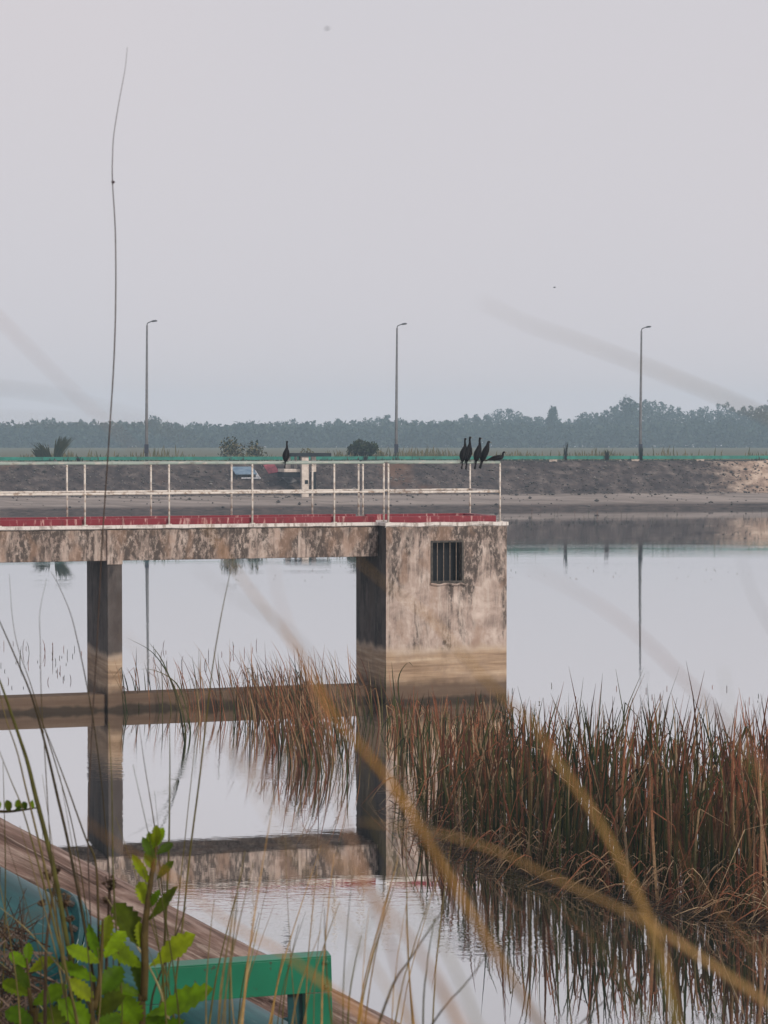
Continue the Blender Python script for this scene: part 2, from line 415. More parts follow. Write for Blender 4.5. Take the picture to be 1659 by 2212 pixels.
# tower kerbs
YN_T, YF_T = .07, 1.60; KH = LEDGE + .105
xl, xr = lx(839, YN_T), lx(1080, YN_T)
def kerb(parent, x0, x1, y0, y1, name='kerb'):
    mb = MB(); mb.box(x0, x1, y0, y1, LEDGE - .01, KH); return mb.build(name, M['red'], parent, .008)
kerb(tower, xl + .03, xr - .05, YN_T + .05, YN_T + .17)
kerb(tower, xl + .03, xr - .05, YF_T - .17, YF_T - .05)
kerb(tower, xr - .18, xr - .05, YN_T + .175, YF_T - .175)
PR = .017
mb = MB(); mb.smooth = True; mb.tube([(0, 0, LEDGE - .04), (0, 0, RAILT - .01)], PR, 10); postm = mb.mesh('post', M['rail_white'])
mb = MB(); mb.tube([(0, 0, LEDGE - .005), (0, 0, LEDGE + .012)], .05, 10); basem = mb.mesh('base_plate', M['rail_white'])
def post(parent, x, y, lean=0):
    o = part('post', postm, parent, (x, y, 0)); o.rotation_euler.y = lean
    part('base_plate', basem, o)
def rail(parent, a, b, z, r, mat, name, jog=.006):
    n = max(2, int((Vector(b) - Vector(a)).length / .5)); pts = []
    for i in range(n + 1):
        t = i / n; pts.append((a[0] + (b[0] - a[0]) * t, a[1] + (b[1] - a[1]) * t, z + (jog * noise.noise(Vector((i * 1.7, z * 5, a[1]))) if 0 < i < n else 0)))
    mb = MB(); mb.smooth = True; mb.tube(pts, r, 8); return mb.build(name, mat, parent)
xfl, xfr = lx(784, YF_T), lx(1010, YF_T)
for (x, y) in ((xl, YN_T), (xr, YN_T), (xfl, YF_T), (xr, YF_T)): post(tower, x, y)
for y in (YN_T, YF_T):
    rail(tower, (xl, y), (xr, y), RAILT, .022, M['rail_top'], 'top_rail'); rail(tower, (xl, y), (xr, y), RAILM, .021, M['rail_white'], 'mid_rail', .012)
rail(tower, (xr, YN_T + .03), (xr, YF_T - .03), RAILT, .022, M['rail_top'], 'top_rail'); rail(tower, (xr, YN_T + .03), (xr, YF_T - .03), RAILM, .024, M['rail_white'], 'mid_rail')

bridge = empty('footbridge', O, AN)
tag(bridge, 'long stained concrete footbridge with white railings and red kerb leading to the tower', 'bridge')
XL = -16.0; YB0, YB1 = .42, 1.92
mb = MB(); mb.box(XL, -.004, YB0, YB1, BEAMB, LEDGE - .075); mb.build('deck_beam', M['concrete'], bridge, .015)
mb = MB(); n = 60
for i in range(n):
    x0, x1 = XL + (-.025 - XL) * i / n, XL + (-.025 - XL) * (i + 1) / n
    e0, e1 = .010 * noise.noise(Vector((i * .9, 0, 0))), .010 * noise.noise(Vector(((i + 1) * .9, 0, 0)))
    mb.add([(x0, YB0 - .05, LEDGE - .055 + e0), (x1, YB0 - .05, LEDGE - .055 + e1), (x1, YB0 - .05, LEDGE), (x0, YB0 - .05, LEDGE), (x0, YB1 + .05, LEDGE), (x1, YB1 + .05, LEDGE), (x0, YB0 + .01, LEDGE - .072 + e0), (x1, YB0 + .01, LEDGE - .072 + e1)],
           [(0, 1, 2, 3), (3, 2, 5, 4), (6, 7, 1, 0)])
mb.build('ledge', M['white'], bridge)
YN, YF = .43, 1.83
kerb(bridge, XL, -.03, YN + .05, YN + .17); kerb(bridge, XL, -.03, YF - .17, YF - .05)
nu = [183, 365, 545, 722, 829]; fu = [145, 325, 499, 673, 776]
nxp = [lx(u, YN) for u in nu]; fxp = [lx(u, YF) for u in fu]
st = nxp[1] - nxp[0]
for k in range(1, 8):
    nxp.append(nxp[0] - k * st); fxp.append(fxp[0] - k * st)
for x in nxp: post(bridge, x, YN)
for x in fxp: post(bridge, x, YF, rnd(-.004, .004))
for y, x1 in ((YN, lx(829, YN)), (YF, lx(776, YF))):
    rail(bridge, (XL, y), (x1, y), RAILT, .022, M['rail_top'], 'top_rail'); rail(bridge, (XL, y), (x1, y), RAILM, .021, M['rail_white'], 'mid_rail', .012)
# columns
cw = lx(263, .4) - lx(231, .4)
for x in (lx(231, .4), lx(231, .4) - 4.9, lx(231, .4) - 9.8):
    mb = MB(); mb.box(x, x + cw, .395, 2.25, -1.6, BEAMB - .004); mb.build('pier', M['painted_shade'], bridge, .012)  # under-deck shade painted into the pier colour
    mb = MB(); mb.box(x - .005, x + cw + .005, .375, .418, BEAMB - .06, LEDGE - .08); mb.build('pilaster', M['concrete'], bridge, .008)
xc = lx(231, .4)
for x0, x1 in ((xc + cw + .004, -.004), (xc - 4.9 + cw + .004, xc - .004), (xc - 9.8 + cw + .004, xc - 4.904)):
    mb = MB(); mb.box(x0, x1, .50, .95, -1.6, .27); mb.build('tie_beam', M['concrete'], bridge, .03)

# ------------------------------------------------------------------ birds
def bird(name, pose, label, group, loc, rz, sc=1.0):
    root = empty(name, loc, rz); tag(root, label, 'bird', group)
    mb = MB(); mb.smooth = True
    if pose == 'crouch':
        pts = [(-.24, 0, .02), (-.16, 0, .045), (-.06, 0, .07), (.05, 0, .085), (.12, 0, .10), (.145, 0, .15), (.155, 0, .195), (.18, 0, .215), (.205, 0, .21)]
        rad = [.012, .045, .075, .085, .065, .035, .03, .033, .014]; beak = ((.2, 0, .212), (.26, 0, .208)); tail = ((-.2, 0, .03), (-.33, 0, .0)); eye = (.19, 0, .224)
    elif pose == 'hunch':
        pts = [(-.09, 0, .0), (-.07, 0, .06), (-.035, 0, .14), (.005, 0, .22), (.04, 0, .29), (.058, 0, .335), (.065, 0, .37), (.085, 0, .40), (.115, 0, .395)]
        rad = [.03, .065, .082, .08, .06, .04, .034, .034, .014]; beak = ((.11, 0, .397), (.165, 0, .385)); tail = ((-.08, 0, .03), (-.16, 0, -.15)); eye = (.098, 0, .408)
    else:
        pts = [(-.08, 0, .0), (-.07, 0, .06), (-.045, 0, .14), (-.01, 0, .22), (.02, 0, .29), (.035, 0, .34), (.032, 0, .40), (.03, 0, .45), (.045, 0, .482), (.075, 0, .482)]
        rad = [.03, .062, .078, .076, .058, .038, .026, .024, .03, .012]; beak = ((.07, 0, .484), (.13, 0, .478)); tail = ((-.075, 0, .03), (-.13, 0, -.17)); eye = (.058, 0, .494)
    mb.tube(spline(pts, 3), [r for a, b in zip(rad, rad[1:]) for r in (a, a + (b - a) / 3, a + (b - a) * 2 / 3)] + [rad[-1]], 10, True, None, .8)
    # folded tail grows out of the body
    a, b = Vector(tail[0]), Vector(tail[1])
    mb.tube([a, a.lerp(b, .5), b], [.03, .028, .034], 8, True, None, .3)
    mb.build('body', M['bird'], root)
    mb = MB(); mb.tube([beak[0], Vector(beak[0]).lerp(Vector(beak[1]), .7), Vector(beak[1]) + Vector((0, 0, -.008))], [.010, .006, .003], 6); mb.build('beak', M['beak'], root)
    for s_ in (-1, 1):
        mb = MB(); mb.smooth = True
        mb.tube([(eye[0], s_ * .018, eye[2]), (eye[0], s_ * .026, eye[2])], [.006, .003], 6); mb.build('eye', M['eye'], root)
    for s_ in (-1, 1):
        q0, q1 = Vector(pts[4 if pose != 'crouch' else 4]), Vector(pts[0])
        mb = MB(); mb.smooth = True
        c0 = q0 + Vector((0, s_ * .05, -.01)); c2 = q1 + Vector((-.02, s_ * .02, -.01)); c1 = (c0 + c2) / 2 + Vector((-.01, s_ * .035, 0))
        mb.tube(spline([c0, c1, c2], 4), [.018, .03, .038, .042, .042, .04, .034, .024, .008], 6, True, None, .45); mb.build('wing', M['bird'], root)
        mb = MB(); f = Vector((pts[1][0] * .5, s_ * .03, .05 if pose != 'crouch' else .06))
        mb.tube([f, (f.x + .01, s_ * .03, .004)], .008, 5)
        for a_ in (-.5, 0, .5): mb.tube([(f.x + .01, s_ * .03, .006), (f.x + .05, s_ * .03 + math.sin(a_) * .04, .001)], [.006, .004], 4)
        mb.build('foot', M['frame_dark'], root)
    root.scale = (sc, sc, sc)
    return root
def onrail(u, y): p = Vector((lx(u, y), y, 0)); return Vector((O.x + p.x * ca - p.y * sa, O.y + p.x * sa + p.y * ca, RAILT + .024))
g = 'black cormorants perched on the tower railing'
bird('cormorant', 'tall', 'black cormorant leftmost of the row on the tower railing, long tail hanging below the rail', g, onrail(1003, YN_T), R(62), .80)
bird('cormorant', 'tall', 'black cormorant second in the row, tallest neck with head turned right', g, onrail(1013, YN_T), R(58), .85)
bird('cormorant', 'tall', 'slim upright black cormorant in the middle of the row, alone between two gaps', g, onrail(1034, YN_T), R(48), .82)
bird('cormorant', 'hunch', 'hunched black cormorant with short neck, just left of the crouching one', g, onrail(1049, YN_T), R(38), .84)
bird('cormorant', 'crouch', 'black cormorant crouching low on the tower railing corner', g, onrail(1073, YN_T), R(0), .72)
bird('cormorant', 'tall', 'lone black cormorant on the bridge railing beside the dark slab roof', 'black cormorants perched on the bridge railing', onrail(619, YN), R(75), .70)

# ------------------------------------------------------------------ far bank: lamps, guardrail, structure
def fp(u, s):                                     # point on the far bank at distance line s under column u
    t = (u - UW / 2) / F; x = t * s / (1 - t * B); return x, far_y(s, x)
lab = ['tall grey street lamp nearest the left edge, behind the bridge railing', 'tall grey street lamp in the middle, above the dark round bush', 'tall grey street lamp on the right, against the high tree line']
def lamp_meshes():
    hgt = 9.35; a = {}
    mb = MB(); mb.smooth = True; mb.tube([(0, 0, -.2), (0, 0, 2.0), (.05, 0, hgt - .25)], [.12, .105, .06], 10); a['pole'] = mb.mesh('pole', M['pole'])
    mb = MB(); mb.smooth = True; mb.tube(spline([(.05, 0, hgt - .28), (.08, 0, hgt - .12), (.2, 0, hgt - .04), (.4, 0, hgt + .03)], 4), .035, 8); a['arm'] = mb.mesh('arm', M['pole'])
    mb = MB(); mb.smooth = True; mb.tube(spline([(.34, 0, hgt), (.42, 0, hgt + .03), (.62, 0, hgt + .06), (.74, 0, hgt + .05)], 3), [.03, .05, .08, .10, .11, .11, .105, .095, .07, .03], 10, True, None, .6); a['lamp_head'] = mb.mesh('lamp_head', M['lamp'])
    mb = MB(); mb.box(-.14, .14, -.17, -.10, .55, 1.15); a['service_box'] = mb.mesh('service_box', M['pole_dark'])
    return a
LM = lamp_meshes()
for u, l in zip((317, 856, 1383), lab):
    x, y = fp(u, 159.0); r = empty('street_lamp', (x, y, 3.0)); tag(r, l, 'street lamp', 'street lamps along the far bank')
    for k, me in LM.items(): part(k, me, r)
gr = empty('guardrail', (0, 155.7, 3.0)); gr.rotation_euler.z = math.atan(B)
tag(gr, 'green painted guardrail along the crest of the far bank', 'guardrail')
mb = MB()
for i in range(40):
    mb.box(-60 + i * 3.1, -60 + (i + 1) * 3.1 - .03, -.04, .03, .12, .34)
m_ = mb; mb.build('rail', M['green_rail'], gr)
mb = MB(); mb.box(-.06, .06, .035, .14, -.3, .30); pm = mb.mesh('post', M['kerb_dark'])
for i in range(41): part('post', pm, gr, (-60 + i * 3.1, 0, 0))
mb = MB(); mb.box(-60, 64, -.34, -.10, -.5, .05); mb.build('kerb', M['kerb_dark'], gr)
mb = MB(); mb.box(-.28, .28, -.40, -.345, -.22, .10); bm_ = mb.mesh('marker_block', mat_noise('pale_block', (.30, .24, .20), (.45, .38, .32), 6))
for u in (1192, 1370, 1510):
    x, y = fp(u, 155.3); part('marker_block', bm_, gr, ((x) / math.cos(math.atan(B)), 0, 0))

M['pale_col'] = mat_noise('pale_plaster', (.42, .36, .31), (.60, .53, .47), 4, .9)
M['slab'] = mat_noise('dark_bitumen', (.010, .012, .014), (.022, .024, .026), 3, .9, spec=.05)
x, y = fp(660, 150.6)
hut = empty('gauge_shelter', (x, y, 0), math.atan(B))
tag(hut, 'small open concrete shelter with pale pillars and dark flat roof on the far embankment', 'shelter')
mb = MB(); mb.box(-1.04, 1.61, -.45, 2.2, 3.38, 3.60); mb.build('roof', M['slab'], hut, .02)
for (x0, x1, y0, z0, z1) in ((-1.07, -.78, 1.0, 2.576, 3.38), (-.30, .15, -.30, .60, 3.38), (.51, .81, .5, 2.37, 3.38), (-.42, -.31, 1.2, 2.576, 3.38)):
    mb = MB(); mb.box(x0, x1, y0, y0 + .4, z0, z1); mb.build('pillar', M['pale_col'], hut, .02)
mb = MB(); mb.box(-1.37, -.31, .2, 2.3, 2.37, 2.574); mb.build('platform', M['pale_col'], hut, .02)
mb = MB(); mb.box(-1.42, -.305, .25, 2.2, 2.05, 2.366); mb.build('platform_shadow', M['slab'], hut)  # dark box standing in for the shadow below the platform
mb = MB(); mb.box(.50, .80, .55, .85, 1.2, 2.366); mb.build('pillar_foot', M['slab'], hut)
mb = MB(); mb.box(-.10, .10, -.34, -.305, 1.62, 1.86); mb.build('gauge_box', M['slab'], hut)
# sheet-roofed boat shed and panels leaning on the slope
x, y = fp(532, 153.4); M['blue'] = mat_noise('faded_blue_sheet', (.09, .15, .22), (.17, .24, .31), 3, .7)
M['palesheet'] = mat_noise('pale_sheet', (.20, .22, .25), (.42, .42, .44), 5, .6)
sh = empty('boat_shelter', (x, y, 0), math.atan(B)); tag(sh, 'low shelter with faded blue sheet roof on the far embankment', 'shelter')
mb = MB(); mb.add([(-.80, -.5, 2.20), (.62, -.5, 2.20), (.50, .45, 2.66), (-.95, .45, 2.66), (-.80, -.5, 2.24), (.62, -.5, 2.24), (.50, .45, 2.70), (-.95, .45, 2.70)], [(3, 2, 1, 0), (4, 5, 6, 7), (0, 1, 5, 4), (2, 3, 7, 6), (1, 2, 6, 5), (3, 0, 4, 7)]); mb.build('roof', M['blue'], sh)
mb = MB(); mb.add([(.55, -.52, 1.95), (.86, -.52, 1.95), (.55, -.3, 2.5), (.55, -.46, 1.95), (.86, -.46, 1.95), (.55, -.24, 2.5)], [(0, 1, 2), (3, 5, 4), (0, 3, 4, 1), (1, 4, 5, 2), (2, 5, 3, 0)]); mb.build('gable', M['palesheet'], sh)
mb = MB(); mb.box(-.42, .86, -.56, -.53, 1.92, 2.02); mb.build('sill_board', M['palesheet'], sh)
for xx in (-.7, .5):
    mb = MB(); mb.box(xx - .03, xx + .03, -.46, -.40, .9, 2.21); mb.build('post', M['slab'], sh)
def leaning(name, u, s, wdt, lng, mat, label, z, tilt, yaw):
    x, y = fp(u, s); r = empty(name, (x, y, z)); tag(r, label, 'panel')
    mb = MB(); mb.box(-wdt / 2, wdt / 2, -lng / 2, lng / 2, .03, .07); mb.build('sheet', mat, r)
    mb = MB(); mb.box(-wdt / 2, wdt / 2, -lng / 2, -lng / 2 + .06, 0, .029); mb.box(-wdt / 2, wdt / 2, lng / 2 - .06, lng / 2, 0, .029); mb.build('batten', M['slab'], r)
    from mathutils import Matrix
    r.rotation_euler = (Matrix.Rotation(tilt, 3, 'X') @ Matrix.Rotation(yaw, 3, 'Z')).to_euler()
leaning('red_panel', 586, 154.1, .72, 1.15, mat_noise('faded_red_sheet', (.20, .035, .05), (.36, .08, .10), 5, .7), 'faded red sheet lying tilted on the far embankment', 2.52, R(30), R(20))
leaning('grey_panel', 622, 152.9, .62, 1.35, mat_noise('grey_sheet', (.10, .10, .11), (.2, .19, .19), 5, .7), 'grey board lying on the slope below the red sheet', 1.92, R(28), R(30))

# ------------------------------------------------------------------ far vegetation
def leafcloud(mb, c, rx, ry, rz, n, size, cols, shell=.45):
    for _ in range(n):
        while True:
            p = Vector((rnd(-1, 1), rnd(-1, 1), rnd(-1, 1)))
            if shell < p.length < 1: break
        p = Vector((c[0] + p.x * rx, c[1] + p.y * ry, c[2] + p.z * rz))
        a = Vector((rnd(-1, 1), rnd(-1, 1), rnd(-1, 1))).normalized(); b = a.cross(Vector((rnd(-1, 1), rnd(-1, 1), rnd(-1, 1)))).normalized()
        s_ = size * rnd(.6, 1.4); col = random.choice(cols); k = rnd(.75, 1.25); col = tuple(q * k for q in col)
        mb.add([p - a * s_, p + b * s_ * .6, p + a * s_, p - b * s_ * .6], [(0, 1, 2, 3)], col)
TREEC = [(.034, .056, .046), (.046, .068, .052), (.026, .044, .040), (.056, .074, .054)]  # leaf greens with some of the haze's blue mixed in
def tree_mesh(mb, x, y, z0, h, wd, dens=1.0, trunk=True):
    if trunk:
        mb.tube([(x, y, z0 - .5), (x + rnd(-.3, .3), y, z0 + h * .5), (x + rnd(-.5, .5), y, z0 + h * .85)], [.22, .14, .05], 5, False, (.06, .05, .04))
    k = int(6 + h * .45)
    for i in range(k):
        t = i / (k - 1); rr = wd * (.45 + .75 * math.sin(math.pi * min(1, .18 + t * .82)) ** .8) * .62
        c = (x + rnd(-1, 1) * wd * .35, y + rnd(-1, 1) * wd * .35, z0 + h * (.22 + .74 * t))
        leafcloud(mb, c, rr * .8, rr * .8, rr * .62 if t < .9 else rr * .9, int(34 * dens), .42, TREEC, .0)
SKYL = [(-300, 925), (0, 922), (60, 912), (150, 908), (230, 917), (320, 915), (400, 918), (500, 916), (580, 914), (640, 911), (700, 912), (780, 905), (850, 904), (880, 908), (960, 913), (1000, 902), (1060, 888), (1120, 892), (1170, 902), (1230, 902), (1290, 888), (1350, 868), (1400, 868), (1450, 880), (1500, 886), (1560, 880), (1610, 876), (1660, 868), (2000, 862)]
mb = MB(); random.seed(11)
for row, (dy, hk) in enumerate(((700, .72), (730, .9), (760, 1.0), (800, 1.03))):
    u = -260
    while u < 1940:
        y = dy + rnd(-10, 10); t = (u - UW / 2) / F
        top = CAM_Z + (945 - lerp(SKYL, u) - rnd(-4, 8)) * y / F
        hh = (top - 1.6) * hk * rnd(.90, 1.04)
        tree_mesh(mb, t * y, y, 1.6, hh, rnd(2.8, 4.6), .9)
        u += rnd(14, 27)
    
# undergrowth that closes the foot of the wood
for i in range(1500):
    u = rnd(-260, 1940); y = rnd(668, 694); leafcloud(mb, ((u - UW / 2) / F * y, y, 1.8 + rnd(0, 5.5)), 3.6, 2, 2.4, 26, .66, TREEC, .0)
tag(mb.build('treeline', M['tree']), 'hazy blue wood beyond the far bank', None, None, 'stuff')
for (u, vt, wd, l) in ((1192, 882, 1.5, 'narrow tree standing clear above the hazy wood between the cormorants and the right lamp'), (1352, 862, 2.6, 'tallest hazy tree at the hump of the wood, just left of the right lamp'), (335, 906, 2.4, 'hazy tree rising slightly above the wood beside the left lamp')):
    y = 695.0; h = CAM_Z + (945 - vt) * y / F - 1.6; t = (u - UW / 2) / F
    r = empty('tree', (t * y, y, 1.6)); tag(r, l, 'tree')
    mb = MB(); mb.tube([(0, 0, -.5), (.1, 0, h * .5), (-.1, 0, h * .9)], [.25, .16, .05], 6, False); mb.build('trunk', M['bark'], r)
    mb = MB(); k = 12
    for i in range(k):
        q = i / (k - 1); leafcloud(mb, (rnd(-.4, .4) * wd, rnd(-.4, .4) * wd, h * (.4 + .56 * q)), wd * .9, wd * .9, wd * .8, 60, .46, TREEC, .0)
    mb.build('crown', M['tree'], r)
# bushes on the far bank
BUSHC = [(.020, .035, .022), (.030, .045, .026), (.045, .055, .03)]
PALEC = [(.15, .145, .08), (.20, .18, .11), (.10, .11, .06)]
def bush(u, s, wd, h, label, cols, n=420, size=.09):
    x, y = fp(u, s); r = empty('bush', (x, y, 3.0)); tag(r, label, 'bush')
    mb = MB()
    for i in range(7):
        a = rnd(0, 6.28); mb.tube([(0, 0, -.1), (math.cos(a) * wd * .25, math.sin(a) * wd * .25, h * .45), (math.cos(a) * wd * .42, math.sin(a) * wd * .42, h * .8)], [.03, .02, .008], 4)
    mb.build('branches', M['bark'], r)
    mb = MB()
    for i in range(9): leafcloud(mb, (rnd(-.6, .6) * wd * .5, rnd(-.5, .5) * wd * .5, h * rnd(.30, .80)), wd * .30, wd * .3, h * .34, n // 9, size, cols, .1)
    mb.build('foliage', M['tree'], r)
bush(785, 157.5, 2.0, 1.35, 'dense dark round bush by the green guardrail, left of the middle lamp', BUSHC, 1100, .11)
bush(505, 158, 1.9, 1.5, 'grey-green airy bush on the far bank, taller of two side by side', BUSHC + PALEC, 520)
bush(555, 158.5, 1.5, 1.35, 'thin pale bush just right of the airy grey-green one', PALEC + BUSHC, 300)
bush(664, 158, .9, .9, 'small pale shrub behind the dark slab roof', PALEC, 200)
bush(825, 158, .8, .65, 'small pale shrub touching the dark round bush', PALEC, 160)
def plume(u, s, h, lean, label, n=90):
    x, y = fp(u, s); mb = MB()
    for i in range(n):
        a = rnd(-.35, .35) + lean; b = rnd(-.3, .3); hh = h * rnd(.55, 1.0); x0 = rnd(-.22, .22)
        pts = [(x + x0 + a * hh * q * q, y + b * q, 3.0 + hh * q) for q in (0, .4, .75, 1)]
        k = random.choice(BUSHC + [(.06, .065, .035)]); mb.ribbon(pts, [.05, .06, .05, .01], (1, 0, 0), k)
    tag(mb.build('grass_clump', M['reed']), label, 'grass clump', 'dark grass clumps on the left of the far bank')
plume(88, 157, 1.0, -.35, 'short dark grass clump, leftmost on the far bank')
plume(104, 157, 1.3, -.45, 'dark grass clump leaning left, middle of the three on the far bank')
plume(124, 157, 1.75, .35, 'tallest dark grass clump leaning right, on the far bank left of the left lamp', 160)
mb = MB(); random.seed(5)
for i in range(5200):                             # low weeds along the guardrail, pale tall grass behind it
    x = rnd(-34, 42); pale = random.random() < .72
    if noise.noise(Vector((x * .30, 7.7, 0))) + rnd(-.5, .5) < -.05: continue
    s = rnd(157, 163) if pale else rnd(155.3, 157)
    hh = (rnd(.45, 1.15) if pale else rnd(.2, .5)) * (.35 + 1.2 * max(0, noise.noise(Vector((x * .22, s * .1, 0))) + .35)) * rnd(.5, 1)
    col = random.choice(PALEC if pale else BUSHC); l_ = rnd(-.25, .25)
    y = far_y(s, x); mb.ribbon([(x, y, 2.98), (x + l_ * hh * .4, y, 2.98 + hh * .6), (x + l_ * hh, y, 2.98 + hh)], [.07, .08, .015], (1, 0, 0), col)
for u, hh in ((955, .0), (1385, 1.1), (1310, .9), (1313, .7), (650, .6), (170, .5), (790, .6), (1222, 1.4)):
    x, y = fp(u, 155.5)
    for i in range(26):
        h2 = hh * rnd(.4, 1); l_ = rnd(-.18, .18); mb.ribbon([(x + rnd(-.1, .1), y, 2.95), (x + l_ * .5, y, 2.95 + h2 * .6), (x + l_, y, 2.95 + h2)], [.04, .05, .01], (1, 0, 0), random.choice(BUSHC))
tag(mb.build('bank_grass', M['reed']), 'pale grass and weeds along the far guardrail', None, None, 'stuff')

# ------------------------------------------------------------------ reeds
GREEN = [(.022, .034, .012), (.032, .044, .016), (.014, .021, .010), (.050, .056, .020), (.085, .082, .030)]
RUST = [(.18, .062, .036), (.11, .044, .027), (.26, .105, .056), (.07, .032, .020)]
STRAW = [(.30, .20, .115), (.36, .26, .16), (.24, .15, .09)]
def reed(mb, base, h, lean, bend, wd, c0, c1, brk=0.0):
    az = rnd(0, math.pi); side = Vector((math.cos(az * .6 - .9), math.sin(az * .6 - .9) * .5, 0)).normalized()
    n = 7; pts = []; ws = []; cs = []
    ly = rnd(-.12, .12)
    for i in range(n):
        t = i / (n - 1)
        x = lean * h * t + bend * h * t ** 3; z = h * t
        if brk and t > brk:
            q = t - brk; z = h * (brk + q * .55 - q * q * 2.4 / max(.2, (1 - brk))); x += math.copysign(q * h * .9, bend if bend else 1)
        pts.append((base[0] + x, base[1] + ly * h * t, base[2] + z)); ws.append(wd * (1 - .35 * t) if t < .7 else wd * (.75 * (1 - t) / .3 + .08))
        k = smooth((t - .25) / .5); cs.append(tuple(a * (1 - k) + b * k for a, b in zip(c0, c1)))
    mb.ribbon(pts, ws, side, cs, .18)
def pick(lst): k = rnd(.75, 1.25); return tuple(q * k for q in random.choice(lst))
random.seed(21)
FRONT = [(850, 1765), (930, 1830), (1050, 1885), (1200, 1935), (1400, 1972), (1660, 2015), (1800, 2030)]
BACK = [(850, 1640), (930, 1640), (1060, 1650), (1150, 1700), (1300, 1735), (1660, 1745), (1800, 1740)]
mb = MB()
def right_reed(u, v, hmul=1.0, tall=False):
    b = G(u, v, -.12); d = b.y
    h = (2.0 - (d - 22.5) * .105) * (.50 + .56 * random.random() ** .8) * hmul + .12
    if tall: h *= rnd(1.06, 1.2)
    r_ = random.random()
    c0 = pick(GREEN) if r_ < .80 else pick(RUST + STRAW)
    c1 = pick(GREEN) if random.random() < .42 else pick(RUST)
    if random.random() < .13: c1 = pick(STRAW)
    reed(mb, b, h, rnd(-.10, .12), rnd(-.14, .16), rnd(.010, .034), c0, c1, rnd(.6, .85) if random.random() < .34 else 0)
for i in range(1500):
    u = rnd(850, 1790); f_, k_ = lerp(FRONT, u), lerp(BACK, u)
    v = k_ + (f_ - k_) * random.random() ** .8
    if u < 1010 and random.random() < .72 - (u - 850) / 500: continue
    right_reed(u, v, 1 if u > 1000 else .92, random.random() < .09)
for i in range(170):                              # thin reeds in front of the tower
    u = rnd(835, 1110); right_reed(u, rnd(1560, 1650), 1.15)
# bent dead leaves at the foot of the bed
for i in range(430):
    u = rnd(855, 1760); v = lerp(FRONT, u) - abs(random.gauss(0, 38)) - 6
    b = G(u, v, -.03); l_ = rnd(.2, .7); dr = random.choice((-1, 1)); hh = rnd(.15, .8); col = pick(STRAW if random.random() < .55 else RUST + [(.07, .055, .035)])
    pts = [(b.x + dr * l_ * t * t * .9, b.y + rnd(-.01, .01) - .1 * t, -.03 + hh * math.sin(math.pi * (.12 + .80 * t)) ** 1.0 - hh * .3) for t in [q / 6 for q in range(7)]]
    mb.ribbon(pts, [.012, .016, .017, .016, .014, .01, .003], (.3 * dr, .6, .4), col, .1)
tag(mb.build('reed_bed', M['reed']), 'dense brown and green reed bed in the water on the right', None, None, 'stuff')
mb = MB()
for i in range(700):                             # floating mat of broken leaves
    u = rnd(855, 1770); v = lerp(FRONT, u) - abs(random.gauss(0, 40)) + rnd(-8, 4)
    b = G(u, v, .012); a = random.gauss(0, .7); l_ = rnd(.06, .3); k = pick([(.04, .03, .022), (.06, .042, .03), (.03, .024, .018), (.03, .024, .018), (.16, .11, .07)])
    d_ = Vector((math.cos(a), math.sin(a), 0)) * l_
    mb.ribbon([b - d_, b + Vector((0, 0, rnd(.0, .06))), b + d_], [.008, .018, .005], (-math.sin(a), math.cos(a), rnd(-.3, .5)), k)
tag(mb.build('dead_leaf_mat', M['reed']), 'floating mat of broken reed leaves at the foot of the right reed bed', None, None, 'stuff')

random.seed(33); mb = MB()
def left_reed(u, v, h, red=.75):
    b = G(u, v, -.1); c0 = pick(RUST + RUST + STRAW + GREEN if random.random() < red else GREEN); c1 = pick(RUST + [(.30, .14, .07), (.34, .18, .09)]) if random.random() < .74 else pick(GREEN)
    if random.random() < .12: c1 = pick(STRAW)
    reed(mb, b, h + .1, rnd(-.22, .03), rnd(-.25, .06), rnd(.009, .022), c0, c1, rnd(.65, .9) if random.random() < .2 else 0)
for i in range(360):
    u = random.gauss(668, 66); 
    if not 430 < u < 778: continue
    q = (u - 430) / 348; vmax = 1560 + 140 * smooth(q * 1.25)
    left_reed(u, rnd(1535, vmax), rnd(.55, 1.18))
for i in range(80): left_reed(rnd(430, 770), rnd(1532, 1570), rnd(.6, 1.15))
for i in range(44): left_reed(rnd(270, 440), rnd(1525, 1560), rnd(.45, .95), .4)
for i in range(22): left_reed(rnd(775, 880), rnd(1545, 1600), rnd(.6, 1.1), .3)
tag(mb.build('reed_bed', M['reed']), 'thin rust-red reed bed standing in the water under the bridge', None, None, 'stuff')
# a few large arching reeds one can tell apart beside the pier
arch = [((402, 1600), [(395, 1540), (370, 1470), (330, 1410), (275, 1378)], 'dark arching reed beside the pier, its tip reaching left to the pier'),
        ((400, 1612), [(385, 1520), (352, 1430), (322, 1388)], 'straight leaning dark reed crossing the left lamp reflection'),
        ((412, 1590), [(405, 1540), (380, 1475), (320, 1445), (262, 1458)], 'low arching reed whose tip bends down in front of the pier'),
        ((862, 1640), [(858, 1560), (850, 1480), (846, 1430)], 'upright dark reed at the left corner of the tower'),
        ((872, 1640), [(868, 1560), (860, 1470), (880, 1432), (893, 1440)], 'dark reed with folded tip against the tower corner'),
        ((1395, 1790), [(1378, 1700), (1352, 1570), (1330, 1445)], 'tall dark reed blade standing above the right reed bed, left of the lamp reflection'),
        ((1640, 1800), [(1632, 1700), (1612, 1580), (1596, 1485)], 'thick rust blade near the right edge above the reed bed')]
